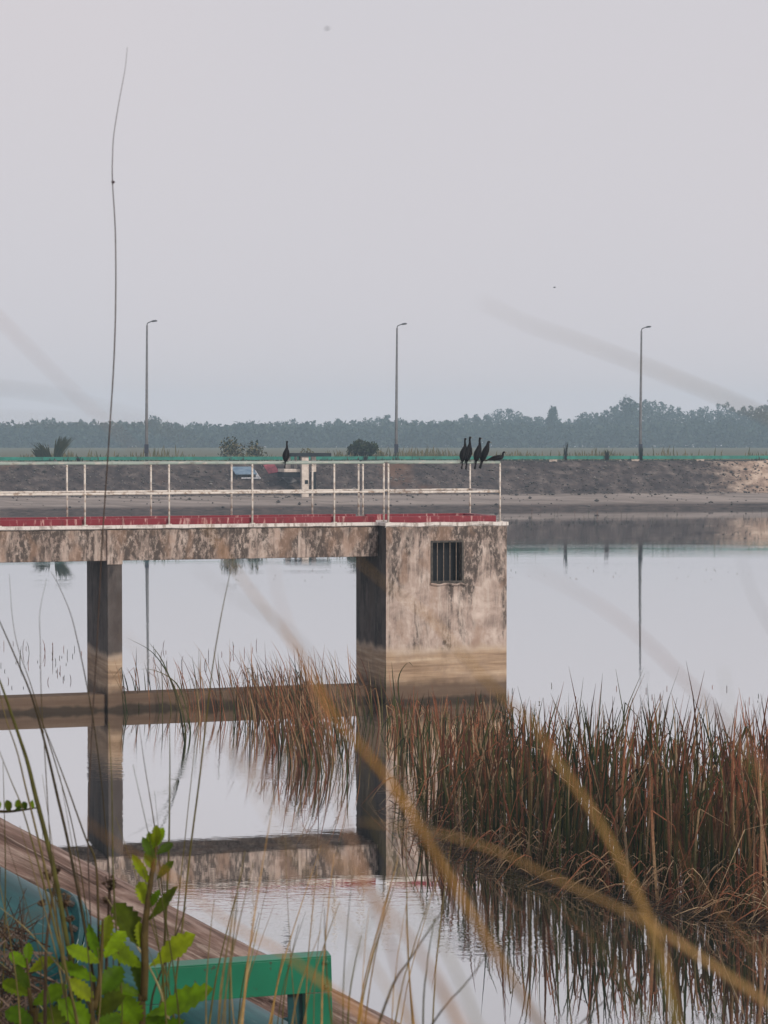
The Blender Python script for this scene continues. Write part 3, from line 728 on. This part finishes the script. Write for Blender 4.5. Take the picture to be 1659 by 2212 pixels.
for (bu, bv), pp, l in arch:
    b = G(bu, bv, -.05); mb = MB(); pts = spline([b] + [P(u, v, b.y) for u, v in pp], 4); n = len(pts)
    c = pick(GREEN); c2 = pick(RUST if 'rust' in l else GREEN)
    mb.ribbon(pts, [.03 * (1 - .9 * (i / (n - 1)) ** 2) for i in range(n)], Vector((.8, .5, .2)).normalized(), [c if i < n / 2 else c2 for i in range(n)], .15)
    tag(mb.build('reed', M['reed']), l, 'reed', 'single reeds that stand out from the beds')
# little weeds standing out of the open water
mb = MB(); random.seed(8)
def weeds(n, u0, u1, v0, v1, hmin, hmax):
    for i in range(n):
        b = G(rnd(u0, u1), rnd(v0, v1), 0); h = rnd(hmin, hmax); l_ = rnd(-.3, .3); k = pick(GREEN + RUST)
        mb.tube([(b.x, b.y, -.05), (b.x + l_ * h * .4, b.y, h * .6), (b.x + l_ * h, b.y, h)], [.005, .006, .002], 4, False, k)
        if random.random() < .08: ball(mb, (b.x + l_ * h * .7, b.y, h * .8), .02, k)
weeds(34, -20, 180, 1390, 1490, .03, .14); weeds(7, 40, 120, 1405, 1430, .15, .34); weeds(18, 330, 560, 1390, 1440, .04, .22); weeds(14, 1100, 1670, 1480, 1520, .02, .08)
weeds(26, 1100, 1670, 1105, 1125, .15, .5); weeds(60, 500, 1659, 1222, 1256, .01, .05)
tag(mb.build('water_weeds', M['stem']), 'scattered thin weed stalks standing out of the open water', None, None, 'stuff')

# ------------------------------------------------------------------ near bank: coping, pipe, frame
m = Mat('streaked_board_concrete')
cs = m.coord((.9, 8, 8)); st = m.noise(cs, 2.2, 8, .65, .5); fi = m.noise(m.coord((1.2, 34, 34)), 1.6, 6, .7, .8); bl = m.noise(m.coord((2.5, 4, 4)), 1.4, 4, .6)
pit = m.noise(m.coord((5, 26, 26)), 1.0, 3, .6)
c = m.ramp(st, [(.34, (.055, .036, .032)), (.5, (.19, .130, .112)), (.64, (.34, .265, .235))])
c = m.mix(m.rng(fi, .52, .66, 0, .7), c, (.40, .33, .29)); c = m.mix(m.rng(bl, .55, .72, 0, .5), c, (.09, .07, .05))
c = m.mix(m.rng(pit, .68, .74, 0, .9), c, (.018, .013, .012))
m.bump(m.math('ADD', m.math('ADD', st, fi), m.math('MULTIPLY', m.rng(pit, .66, .76), -1.5)), .8, .016); M['board'] = m.color(c, .9, 0, .2)
def frame_from(a, b):
    """matrix with local x from a to b, z up-ish"""
    from mathutils import Matrix
    x = (b - a).normalized(); y = Vector((0, 0, 1)).cross(x).normalized(); z = x.cross(y)
    mt = Matrix((x, y, z)).transposed().to_4x4(); mt.translation = a; return mt
a = P(-220, 1655, 9.0); b = P(1180, 2378, 11.0); Lc = (b - a).length
cop = empty('wing_wall', a); cop.matrix_world = frame_from(a, b); tag(cop, 'sloping streaked brown wing wall running down to the water', 'wall')
prof = [(.02, -1.6), (.02, -.25), (.04, -.05), (.012, -.018), (-.04, 0), (-.13, -.006), (-.22, -.02), (-.265, -.05), (-.285, -.10), (-.275, -.19), (-.30, -.26), (-.29, -.36), (-.30, -1.6)]
mb = MB(); mb.smooth = True; n = 90; vs = []
for i in range(n + 1):
    x = Lc * i / n
    for j, (y, z) in enumerate(prof):
        w_ = .010 * noise.noise(Vector((x * 2.2, j * 1.3, 0))) + .005 * noise.noise(Vector((x * 9, j * 2.3, 4))); vs.append((x, y + w_, z + w_ * (0 if j in (0, 12) else 1)))
k = len(prof); mb.add(vs, [(i * k + j, i * k + j + 1, (i + 1) * k + j + 1, (i + 1) * k + j) for i in range(n) for j in range(k - 1)])
mb.build('coping', M['board'], cop)
# teal pipe
m = Mat('teal_pipe_paint'); n1 = m.noise(m.coord((1, 5, 5)), 2.2, 7, .7, .4); n2 = m.noise(m.coord((2, 22, 22)), 1.4, 5, .7)
c = m.ramp(n1, [(.3, (.004, .030, .036)), (.55, (.008, .062, .070)), (.75, (.03, .12, .125))]); c = m.mix(m.rng(n2, .60, .76, 0, .5), c, (.22, .28, .28))
m.bump(n1, .15, .01); M['teal'] = m.color(c, .38, 0, .5)
m = Mat('green_gloss_paint'); n1 = m.noise(m.coord(), 3, 5); n2 = m.noise(m.coord(), 22, 3, .7)
c = m.ramp(n1, [(.3, (.004, .105, .055)), (.7, (.007, .175, .095))]); c = m.mix(m.rng(n2, .63, .70, 0, .75), c, (.05, .04, .028)); m.bump(n2, .12, .004); M['green'] = m.color(c, .42, 0, .45)
a = P(-260, 1880, 7.9); b = P(820, 2440, 9.4); Lp = (b - a).length
pipe = empty('pipe', a); pipe.matrix_world = frame_from(a, b); tag(pipe, 'large teal painted steel pipe running down the bank beside the wing wall', 'pipe')
mb = MB(); mb.smooth = True; mb.tube([(Lp * i / 20, 0, 0) for i in range(21)], .205, 36); mb.build('tube', M['teal'], pipe)
for t in (.27, .76):
    x = Lp * t
    mb = MB(); mb.tube([(x, 0, 0), (x + .025, 0, 0)], .243, 36); fl = mb.build('flange', M['teal'], pipe, .004)
    mb = MB(); mb.tube([(x + .029, 0, 0), (x + .054, 0, 0)], .243, 36); mb.build('flange', M['teal'], pipe, .004)
    mb = MB(); mb.tube([(x - .025, 0, 0), (x + .08, 0, 0)], .011, 6); bo = mb.mesh('bolt', M['frame_dark'])
    for q in range(12): part('bolt', bo, fl, (0, math.cos(q * math.pi / 6) * .225, math.sin(q * math.pi / 6) * .225))
# green portal frame over the pipe
yf = 7.75; p0, p1 = P(298, 2092, yf), P(715, 2063, yf + .12)
fr = empty('portal_support', p0); fr.matrix_world = frame_from(p0, p1); tag(fr, 'bright green steel portal frame straddling the pipe', 'frame'); Lf = (p1 - p0).length
mb = MB(); mb.box(0, Lf, -.005, .005, -.125, -.006); mb.box(0, Lf, -.005, .075, -.006, .0); mb.box(0, Lf, .006, .075, -.125, -.119); mb.build('beam', M['green'], fr, .002)
for x0, x1 in ((Lf - .093, Lf - .001), (0.0, .092)):
    mb = MB(); mb.box(x0, x1, -.003, .007, -1.3, -.128); mb.box(x0 + .002, x0 + .01, .008, .10, -1.3, -.128); mb.build('post', M['green'], fr, .002)
mb = MB(); mb.box(Lf - .15, Lf - .098, .03, .04, -1.3, -.128); mb.build('dark_flange', M['teal'], fr)  # inner flange of the post, its shade painted by the darker colour
mb = MB(); mb.smooth = True; mb.tube([(0, .002, 0), (0, -.012, 0), (0, -.016, 0)], [.009, .009, .004], 8); bo = mb.mesh('bolt', M['green'])
for (x, z) in ((Lf - .02, -.105), (Lf - .02, -.02), (.02, -.1)): part('bolt', bo, fr, (x, -.004, z))
# stones and dry litter at the left foot
mb = MB(); random.seed(3)
for i in range(260):
    x = rnd(-1.5, -.45); y = rnd(5.2, 7.6); r = rnd(.006, .03); g_ = rnd(.16, .42); ball(mb, (x, y, ground_z(x, y) + r * .3), r, (g_, g_ * .82, g_ * .74))
tag(mb.build('gravel', M['tree']), 'pale gravel and grit on the bank at the lower left', None, None, 'stuff')

# ------------------------------------------------------------------ near plants
LEAFC = [(.13, .25, .010), (.19, .31, .012), (.09, .19, .010), (.25, .33, .015)]
def leaf_mesh(mb, base, tip, wd, col, up, cup=.18, droop=.0, teeth=9, shape=1.3):
    base, tip = Vector(base), Vector(tip); ax = tip - base; ln = ax.length; ax.normalize()
    side = ax.cross(Vector(up)).normalized(); nr = side.cross(ax)
    n = teeth * 2; vs = []; cs = []
    for i in range(n + 1):
        t = i / n
        w_ = wd * .5 * (math.sin(math.pi * t ** shape) ** .62 if 0 < t < 1 else 0) + wd * .02
        if i % 2: w_ *= rnd(.64, .82)
        c_ = base + ax * (ln * t) - nr * (droop * ln * t * t)
        wav = .04 * ln * math.sin(t * 9)
        for q in (-1, -.5, 0, .5, 1):
            vs.append(c_ + side * (w_ * q) + nr * (cup * w_ * abs(q) * (1 if q else 0) + wav * abs(q) * .4 * (1 if q > 0 else -1)))
            k = .82 if q == 0 else (.9 if abs(q) == 1 else 1.0) + .08 * math.sin(i * 2.3 + q); cs.append(tuple(x * k for x in col))
    fs = [(i * 5 + j, i * 5 + j + 1, (i + 1) * 5 + j + 1, (i + 1) * 5 + j) for i in range(n) for j in range(4)]
    mb.add(vs, fs, cs)
def plant(name, label, stem, leaves, depth, rad=.007, stemc=(.10, .075, .03), group=None, root_z=None):
    pts = [P(u, v, depth) for u, v in stem]
    gz_ = ground_z(pts[-1].x, depth); pts.append(Vector((pts[-1].x + .03, depth, gz_ - .02)))
    root = empty(name, (pts[-1].x, depth, gz_)); tag(root, label, 'plant', group); off = Vector(root.location)
    sp = spline(pts, 5); n = len(sp); mb = MB(); mb.smooth = True
    mb.tube([p - off for p in sp], [rad * (.35 + .65 * min(1, i / (n * .5))) for i in range(n)], 7, True, [tuple(c * (1 + .3 * noise.noise(Vector((i * .7, 0, 0)))) for c in stemc) for i in range(n)])
    mb.build('stem', M['stem'], root)
    for (bu, bv, tu, tv, wpx, *ex) in leaves:
        dz = ex[0] if ex else rnd(-.03, .03)
        mb = MB(); mb.smooth = True
        col = pick(LEAFC if random.random() < .7 else [(.06, .11, .012), (.09, .13, .012)]); up = Vector((rnd(-.3, .3), -1.0, rnd(.3, .9)))
        leaf_mesh(mb, P(bu, bv, depth) - off, P(tu, tv, depth + dz) - off, wpx * .90 * depth / F, col, up, rnd(.2, .5), rnd(-.08, .22), 8, 1.55 if len(ex) > 1 else 1.3)
        mb.build('leaf', M['leaf'], root)
    return root
random.seed(44)
plant('leafy_weed', 'tall leafy green weed with toothed leaves in front of the green frame', [(338, 1800), (334, 1850), (326, 1900), (318, 1960), (312, 2020), (313, 2090), (310, 2160), (308, 2230)],
      [(336, 1830, 352, 1788, 26), (334, 1838, 320, 1800, 24), (336, 1828, 338, 1786, 26), (338, 1846, 374, 1820, 24), (334, 1868, 312, 1812, 26), (332, 1880, 318, 1836, 34), (338, 1900, 372, 1858, 24), (326, 1912, 286, 1844, 26),
       (322, 1962, 300, 1902, 40), (324, 1960, 340, 1925, 26), (318, 1990, 392, 1916, 36, -.04), (314, 2052, 248, 1945, 66, .03), (312, 2060, 300, 1990, 34), (322, 2088, 428, 2020, 56, -.03, .8), (306, 2090, 236, 2040, 56, -.05, .7),
       (314, 2195, 468, 2142, 72, -.05, .85), (306, 2150, 215, 2128, 44, -.02), (306, 2150, 290, 2060, 34, .03), (304, 2215, 262, 2150, 60, -.04), (312, 2240, 350, 2180, 50), (300, 2240, 236, 2190, 46), (316, 2235, 400, 2205, 40)], 4.1)
plant('leafy_weed', 'smaller green weed with bright lower leaves left of the tall leafy one', [(222, 1985), (220, 2040), (216, 2110), (205, 2180), (200, 2235)],
      [(224, 2050, 236, 1975, 36), (216, 2075, 190, 2000, 30), (226, 2070, 268, 2008, 54), (216, 2080, 146, 2045, 40, -.03), (214, 2120, 128, 2080, 36), (220, 2150, 262, 2085, 60), (206, 2165, 150, 2115, 44), (206, 2190, 262, 2150, 60), (200, 2220, 130, 2160, 60), (204, 2225, 262, 2195, 50), (198, 2232, 160, 2205, 44)], 4.0, .005)
plant('leafy_weed', 'low leafy weed in the lower left corner of the bank', [(58, 2070), (62, 2130), (70, 2190), (80, 2240)],
      [(60, 2090, 20, 2060, 34), (62, 2100, 120, 2068, 38), (66, 2150, 4, 2120, 40), (68, 2170, 150, 2130, 46), (74, 2210, 10, 2180, 50), (76, 2200, 150, 2195, 60), (78, 2235, 30, 2210, 50), (60, 2085, 62, 2035, 26), (64, 2140, 36, 2090, 30)], 4.3, .005)
plant('round_leaf_twig', 'dark twig with small round leaves entering from the left edge above the wing wall', [(88, 1743), (60, 1748), (20, 1753), (-40, 1757), (-110, 1800), (-150, 2000)],
      [(20, 1753, 14, 1728, 22), (42, 1751, 38, 1727, 20), (56, 1749, 50, 1730, 16), (74, 1746, 70, 1730, 16), (-4, 1753, -6, 1728, 22), (30, 1751, 52, 1742, 12)], 4.6, .0035, (.05, .04, .02))
def dry_stalk(label, pts, depth, heads):
    q = [P(u, v, depth) for u, v in pts]; gz_ = ground_z(q[-1].x, depth); q.append(Vector((q[-1].x, depth, gz_ - .02)))
    root = empty('dry_flower_stalk', (q[-1].x, depth, gz_)); tag(root, label, 'plant', 'dry flower stalks in the left foreground'); off = Vector(root.location)
    sp = spline(q, 4); mb = MB(); mb.tube([p - off for p in sp], [.0022 + .002 * i / len(sp) for i in range(len(sp))], 5, True, (.085, .06, .04)); mb.build('stem', M['stem'], root)
    for (u, v, rpx) in heads:
        c = P(u, v, depth) - off; mb = MB()
        for i in range(34):
            d_ = Vector((random.gauss(0, 1), random.gauss(0, 1), random.gauss(0, .8))).normalized() * rpx * depth / F * rnd(.3, 1)
            ball(mb, c + d_, rnd(.002, .005), pick([(.11, .075, .05), (.16, .12, .08), (.06, .04, .03)])); mb.tube([c - Vector((0, 0, rpx * depth / F)), c + d_], .0007, 3, False, (.08, .06, .04))
        mb.build('seed_head', M['stem'], root)
dry_stalk('dry brown flower stalk left of the tall leafy weed, head at half the wing wall', [(236, 1915), (234, 1980), (230, 2060), (231, 2150), (232, 2235)], 4.2, [(236, 1908, 17), (230, 1945, 8), (232, 2005, 8), (228, 2060, 7)])
dry_stalk('dark dry stalk with a rounded head just above the teal pipe, near the left', [(118, 1905), (110, 1960), (100, 2040), (98, 2130), (97, 2235)], 4.2, [(106, 1890, 12), (122, 1880, 11), (90, 1950, 9)])
dry_stalk('dry stalk with yellowish head standing between the two bright green weeds', [(140, 1955), (152, 2000), (158, 2060), (152, 2150), (150, 2235)], 4.1, [(138, 1945, 18), (150, 1985, 9), (196, 2065, 11)])
mb = MB()
for i in range(190):                              # tangle of dry twigs at the lower left corner
    u, v = rnd(-30, 60), rnd(2000, 2230); p = P(u, v, rnd(4.4, 5.2)); d_ = Vector((random.gauss(0, .04), random.gauss(0, .03), abs(random.gauss(0, .05)))); k = pick([(.05, .035, .03), (.10, .07, .05), (.20, .15, .12)])
    mb.tube([p - d_, p, p + d_ + Vector((rnd(-.02, .02), 0, 0))], [.0022, .0016, .0008], 3, False, k)
tag(mb.build('dry_twigs', M['stem']), 'tangle of dry twigs in the lower left corner', None, None, 'stuff')

# ------------------------------------------------------------------ grass close to the camera
OLIVE = [(.13, .115, .04), (.17, .14, .055), (.10, .10, .03), (.20, .16, .07)]; DARKST = [(.06, .05, .03), (.08, .065, .03)]; GOLD = [(.36, .23, .08), (.42, .27, .11), (.30, .20, .08)]
def grass(name, pts, depth, r, col, label, group, tip=True, mat=None, droop=0):
    """stem through photographed points (top first), rooted in the bank below the frame"""
    q = [P(u, v, depth) for u, v in pts]; d_ = (q[-1] - q[-2]).normalized(); gz_ = ground_z(q[-1].x, depth) - .02
    step = (q[-1] - q[-2]).length; dx, dz = d_.x, d_.z
    while q[-1].z > gz_ and len(q) < 60:           # the stem steepens down to its root in the bank
        dz -= .10; ll = math.hypot(dx, dz); dx, dz = dx / ll, dz / ll; step *= 1.12
        q.append(q[-1] + Vector((dx, -.01, dz)) * step)
    sp = spline(q, 6); n = len(sp); mb = MB(); mb.smooth = True
    mb.tube(sp, [r * ((.10 + .90 * min(1, i / (n * .5))) if name == 'dry_grass' else (.25 + .75 * min(1, i / (n * .4)))) for i in range(n)], 6, True, [tuple(c * (1 + .25 * noise.noise(Vector((i * .5, depth, 0)))) for c in col) for i in range(n)], .6)
    o = mb.build(name, mat or M['stem']); tag(o, label, 'grass', group, 'thing'); return o
g1 = 'sharp grass stems in the left foreground'
grass('tall_grass', [(275, 102), (270, 150), (258, 215), (246, 290), (243, 340), (243, 394), (249, 500), (250, 640), (246, 780), (236, 940), (228, 1060), (219, 1200), (208, 1420), (198, 1590), (190, 1800), (196, 2000), (205, 2230)], 4.4, .0013, (.09, .07, .06), 'very tall thin grass stem rising into the sky beside the left lamp', g1)
mb = MB(); p = P(244, 394, 4.4); ball(mb, p, .005, (.06, .03, .04)); tag(mb.build('seed_bud', M['stem']), 'tiny dark bud on the very tall grass stem', 'bud')
stems = [([(-20, 1300), (0, 1344), (30, 1412), (62, 1487), (82, 1549), (105, 1637), (125, 1724), (145, 1810), (175, 1960), (200, 2100), (215, 2230)], .0026, DARKST, 'dark grass stem entering highest at the left edge and leaning right down to the weeds'),
         ([(-20, 1420), (0, 1472), (15, 1514), (40, 1587), (60, 1649), (78, 1724), (100, 1810), (125, 1920), (150, 2060), (185, 2230)], .0042, OLIVE, 'thickest olive grass stem at the left, crossing the round leaves of the twig'),
         ([(-10, 1450), (12, 1549), (37, 1624), (55, 1699), (82, 1810), (110, 1930), (140, 2080), (170, 2230)], .0022, OLIVE, 'olive grass stem running close beside the thickest one on its left'),
         ([(-10, 1600), (22, 1682), (45, 1737), (67, 1810), (92, 1900), (120, 2010), (150, 2130), (172, 2230)], .0022, OLIVE, 'olive grass stem that crosses the twig nearest the left edge'),
         ([(95, 1569), (117, 1624), (150, 1712), (185, 1810), (206, 1860), (212, 1960), (214, 2100), (220, 2230)], .0022, DARKST, 'dark grass stem bending where it meets the foot of the pier reflection'),
         ([(20, 1240), (27, 1336), (40, 1402), (65, 1474), (85, 1540), (120, 1650), (160, 1800), (190, 2000), (205, 2230)], .0011, DARKST, 'hair-thin grass stem arching over the water at the far left'),
         ([(100, 1250), (86, 1324), (87, 1386), (89, 1500), (98, 1650), (108, 1810), (125, 2000), (150, 2230)], .0009, DARKST, 'hair-thin wavy grass stem among the floating weeds left of the pier'),
         ([(110, 1235), (125, 1261), (150, 1319), (165, 1374), (184, 1462), (205, 1580), (225, 1750), (240, 1960), (250, 2230)], .0011, DARKST, 'hair-thin grass stem that bends down to touch the left side of the pier'),
         ([(505, 1205), (490, 1270), (475, 1345), (458, 1450), (445, 1560), (430, 1690), (412, 1830), (395, 1990), (380, 2120), (372, 2230)], .0018, OLIVE, 'straight tan grass stem slanting right, its tip under the beam between pier and tower'),
         ([(366, 1560), (367, 1650), (366, 1760), (364, 1850), (358, 1990), (352, 2120), (350, 2230)], .0026, OLIVE, 'upright olive grass stem just right of the top of the leafy weed'),
         ([(235, 1560), (241, 1680), (243, 1800), (245, 1900), (252, 2020), (262, 2140), (262, 2230)], .0022, OLIVE, 'upright olive grass stem in front of the pier reflection'),
         ([(300, 1560), (312, 1650), (330, 1760), (345, 1870), (356, 2000), (362, 2230)], .0014, DARKST, 'thin dark grass stem leaning left between pier reflection and leafy weed'),
         ([(430, 1400), (425, 1560), (405, 1760), (390, 1900), (372, 2060), (330, 2230)], .0013, OLIVE, 'faint thin grass stem leaning right, just left of the straight tan one'),
         ([(0, 1960), (60, 2010), (130, 2090), (180, 2150), (215, 2230)], .0026, [(.28, .24, .12)], 'pale straw grass blade crossing the teal pipe downward to the right'),
         ([(-10, 2070), (40, 2115), (85, 2170), (125, 2230)], .0030, [(.24, .24, .13)], 'pale green blade across the lowest left corner'),
         ([(228, 1935), (262, 1990), (300, 2050), (338, 2120), (355, 2170), (372, 2230)], .0028, [(.38, .33, .17)], 'straw coloured stem crossing in front of the leafy weed stem'),
         ([(402, 1960), (380, 2020), (356, 2080), (330, 2150), (322, 2230)], .0028, DARKST, 'short dark stem leaning right over the left end of the green frame'),
         ([(555, 2010), (545, 2060), (530, 2130), (518, 2230)], .0026, [(.36, .34, .18)], 'pale grass stem over the middle of the green frame'),
         ([(612, 2060), (600, 2120), (590, 2180), (584, 2230)], .0036, GOLD, 'golden stem over the green frame, right of the pale one')]
for pts, r, cl, l in stems: grass('tall_grass', pts, rnd(3.9, 4.6), r, random.choice(cl), l, g1)
random.seed(12)
ords = ['first', 'second', 'third', 'fourth', 'fifth', 'sixth', 'seventh', 'eighth', 'ninth', 'tenth', 'eleventh', 'twelfth', 'thirteenth', 'fourteenth', 'fifteenth', 'sixteenth', 'seventeenth', 'eighteenth', 'nineteenth', 'twentieth']
zone = {}
for ub in sorted(rnd(440, 940) for i in range(36)):
    vt = rnd(1740, 2030); ln = rnd(.05, .34); ut = ub + (2212 - vt) * ln * (1 if random.random() < .88 else -.3)
    c = pick(OLIVE + GOLD); z_ = 'across the green frame' if ub < 712 else 'over open water right of the frame'; zone[z_] = zone.get(z_, -1) + 1
    grass('tall_grass', [(ut, vt), (ut * .7 + ub * .3 - 4, vt * .7 + 2212 * .3), (ut * .3 + ub * .7 - 5, vt * .3 + 2212 * .7), (ub, 2235)], rnd(2.9, 4.6), rnd(.0009, .0021), c,
          'slender %s grass stem %s, %s from the left' % ('golden' if c[0] > .26 else 'olive', z_, ords[min(19, zone[z_])]) if zone[z_] < 20 else 'slender grass stem %s, among the rightmost' % z_, 'slender grass stems at the bottom of the picture')
nl = 0
for ub in sorted(rnd(-10, 430) for i in range(18)):
    vt = rnd(1620, 2050); ut = ub - (2212 - vt) * rnd(-.05, .30); nl += 1; c = pick(OLIVE + DARKST)
    grass('tall_grass', [(ut, vt), (ut * .6 + ub * .4 + 8, vt * .6 + 2212 * .4), (ut * .25 + ub * .75 + 7, vt * .25 + 2212 * .75), (ub, 2235)], rnd(3.6, 4.8), rnd(.0010, .0022), c,
          'fine %s grass stem among the weeds at lower left, %s from the left' % ('dark' if c[0] < .1 else 'olive', ords[nl - 1]), 'fine grass stems among the weeds at lower left')
for pts, l in (([(1060, 2050), (1010, 2120), (960, 2175), (920, 2235)], 'dark bare stem slanting up over open water at the bottom centre, the longer of two'), ([(985, 1925), (930, 2005), (880, 2080), (850, 2125), (810, 2235)], 'dark bare stem slanting up beside the end of the wing wall'), ([(1450, 2010), (1400, 2080), (1330, 2140), (1230, 2235)], 'dark bare stem slanting up over the reed reflections at lower right')):
    grass('tall_grass', pts, 2.6, .0020, random.choice(DARKST), l, 'dark bare stems over the open water')
# blades so close that they blur
random.seed(90)
gb = 'blurred grass blades close to the camera'
blades = [([(360, 1035), (310, 985), (220, 905), (110, 800), (0, 690), (-60, 630)], .5, .0011, (.36, .22, .16), 'faint pinkish blurred blade slanting down from the left edge of the sky to the railing', 0),
          ([(440, 1130), (490, 1205), (545, 1280), (620, 1375), (680, 1470), (720, 1545), (790, 1625), (870, 1730), (960, 1880), (1050, 2030), (1150, 2190), (1200, 2270)], .62, .0015, (.52, .28, .06), 'longest blurred golden blade, from under the beam down past the reeds to the bottom centre', 1.0),
          ([(765, 1205), (850, 1275), (930, 1335), (1000, 1415), (1070, 1490), (1150, 1565), (1200, 1640), (1290, 1770), (1370, 1920), (1410, 2010), (1440, 2100), (1470, 2260)], .62, .0014, (.44, .28, .10), 'blurred tan blade starting at the tower corner under the beam and crossing the tower face', 0),
          ([(770, 1775), (850, 1785), (950, 1800), (1080, 1842), (1180, 1890), (1290, 1940), (1400, 1995), (1500, 2060), (1680, 2185)], .66, .0016, (.40, .26, .11), 'blurred brown blade arching over the foot of the right reed bed', 0),
          ([(1040, 652), (1140, 700), (1250, 737), (1370, 782), (1480, 825), (1590, 870), (1700, 920)], .45, .0009, (.30, .24, .15), 'faint blurred blade crossing the sky behind the right street lamp', 0),
          ([(440, 965), (340, 915), (250, 890), (130, 857), (60, 845), (-40, 838), (-160, 860)], .45, .0005, (.25, .2, .15), 'faint blurred blade in the sky at left, upper of the two nearly level ones', 0),
          ([(400, 945), (320, 920), (220, 908), (100, 906), (-40, 905), (-160, 925)], .45, .00045, (.25, .2, .15), 'faint blurred blade at left along the wood top, lower of two nearly level ones', 0),
          ([(420, 1225), (510, 1292), (580, 1332), (650, 1390), (715, 1480), (790, 1580), (880, 1720), (975, 1890), (1090, 2080), (1200, 2270)], .50, .0007, (.22, .18, .13), 'faint grey blurred blade left of the longest golden one over the water', 0),
          ([(588, 1190), (600, 1280), (625, 1360), (665, 1450), (695, 1540), (715, 1640), (740, 1760), (790, 1900), (850, 2060), (900, 2260)], .52, .0008, (.46, .27, .15), 'pinkish blurred blade joining the longest one at the rust-red reeds', .4),
          ([(1140, 1225), (1230, 1270), (1320, 1325), (1400, 1390), (1450, 1440), (1510, 1500), (1590, 1590), (1700, 1720)], .48, .0008, (.32, .18, .13), 'pinkish blurred blade over the open water right of the tower', 0),
          ([(700, 1840), (770, 1905), (860, 2000), (940, 2105), (1010, 2230), (1050, 2300)], .48, .0011, (.52, .32, .18), 'peach blurred blade over the open water at the bottom centre', 0),
          ([(505, 1640), (600, 1800), (700, 1930), (790, 2060), (870, 2190), (920, 2290)], .55, .0010, (.46, .30, .10), 'blurred straw blade from the reflected reeds down to the end of the wing wall', 0),
          ([(1598, 1200), (1630, 1290), (1680, 1380)], .55, .0007, (.16, .14, .12), 'short grey blurred blade tip at the right edge over the water', 0),
          ([(265, 1365), (340, 1455), (420, 1545), (490, 1610), (560, 1690), (640, 1790), (720, 1850), (830, 1960), (920, 2080), (1010, 2260)], .50, .0010, (.42, .28, .16), 'blurred beige blade starting beside the pier and passing below the rust-red reeds', .5),
          ([(180, 1770), (260, 1830), (350, 1880), (450, 1960), (520, 2010), (600, 2052), (680, 2110), (780, 2190), (860, 2260)], .62, .0013, (.50, .25, .05), 'blurred orange blade crossing the wing wall and the green frame', .3),
          ([(1440, 1800), (1520, 1920), (1590, 2010), (1690, 2110)], .7, .0012, (.28, .17, .08), 'blurred brown blade at the lower right in front of the reed bed', 0),
          ([(1080, 1880), (1220, 1970), (1310, 2070), (1380, 2170), (1430, 2260)], .55, .0010, (.18, .18, .06), 'blurred olive blade over the reed reflections at lower right', 0),
          ([(790, 1640), (800, 1760), (860, 1880), (930, 1990), (990, 2110), (1050, 2260)], .55, .0009, (.22, .19, .05), 'blurred olive blade below the tower running beside the longest golden one', 0),
          ([(1560, 1440), (1590, 1590), (1640, 1680), (1720, 1790)], .55, .0008, (.24, .26, .06), 'yellow-green blurred blade at the right edge over the reed tops', 0),
          ([(1395, 2000), (1420, 2070), (1445, 2150), (1480, 2260)], .6, .0013, (.24, .26, .05), 'short yellow-green blurred blade in the lower right reflections', 0),
          ([(860, 1780), (830, 1900), (770, 2060), (700, 2260)], .75, .0008, (.22, .2, .06), 'blurred olive blade leaning right at the bottom centre', 0),
          ([(230, 1890), (150, 1930), (60, 1985), (-30, 2030)], .6, .0008, (.22, .13, .06), 'blurred brown blade leaning right across the teal pipe', 0)]
for pts, d_, r, c, l, dr in blades:
    grass('dry_grass', pts, d_, r * .90, c, l, gb)

# ------------------------------------------------------------------ things in the air
def flyer(name, u, v, y, sp, label, cat, colr):
    r = empty(name, P(u, v, y)); tag(r, label, cat)
    mb = MB(); mb.smooth = True; mb.tube([(-.30 * sp, 0, 0), (-.12 * sp, 0, .02 * sp), (.1 * sp, 0, .02 * sp), (.24 * sp, 0, .03 * sp), (.3 * sp, 0, .02 * sp)], [.03 * sp, .08 * sp, .09 * sp, .05 * sp, .012 * sp], 8); mb.build('body', colr, r)
    for s_ in (-1, 1):
        mb = MB(); mb.add([(.1 * sp, 0, .03 * sp), (.06 * sp, s_ * .25 * sp, .14 * sp), (-.02 * sp, s_ * .5 * sp, .08 * sp), (-.1 * sp, s_ * .25 * sp, .11 * sp), (-.06 * sp, 0, .03 * sp), (.02 * sp, s_ * .25 * sp, .10 * sp)], [(0, 1, 5), (1, 2, 5), (2, 3, 5), (3, 4, 5), (4, 0, 5)]); mb.build('wing', colr, r)
    r.rotation_euler = (R(12), R(-10), R(20))
flyer('flying_insect', 707, 62, 1.5, .0055, 'small blurred insect flying at the top of the sky', 'insect', M['bird'])
flyer('flying_bird', 1198, 621, 180, .40, 'tiny distant bird in the open sky', 'bird', M['bird'])
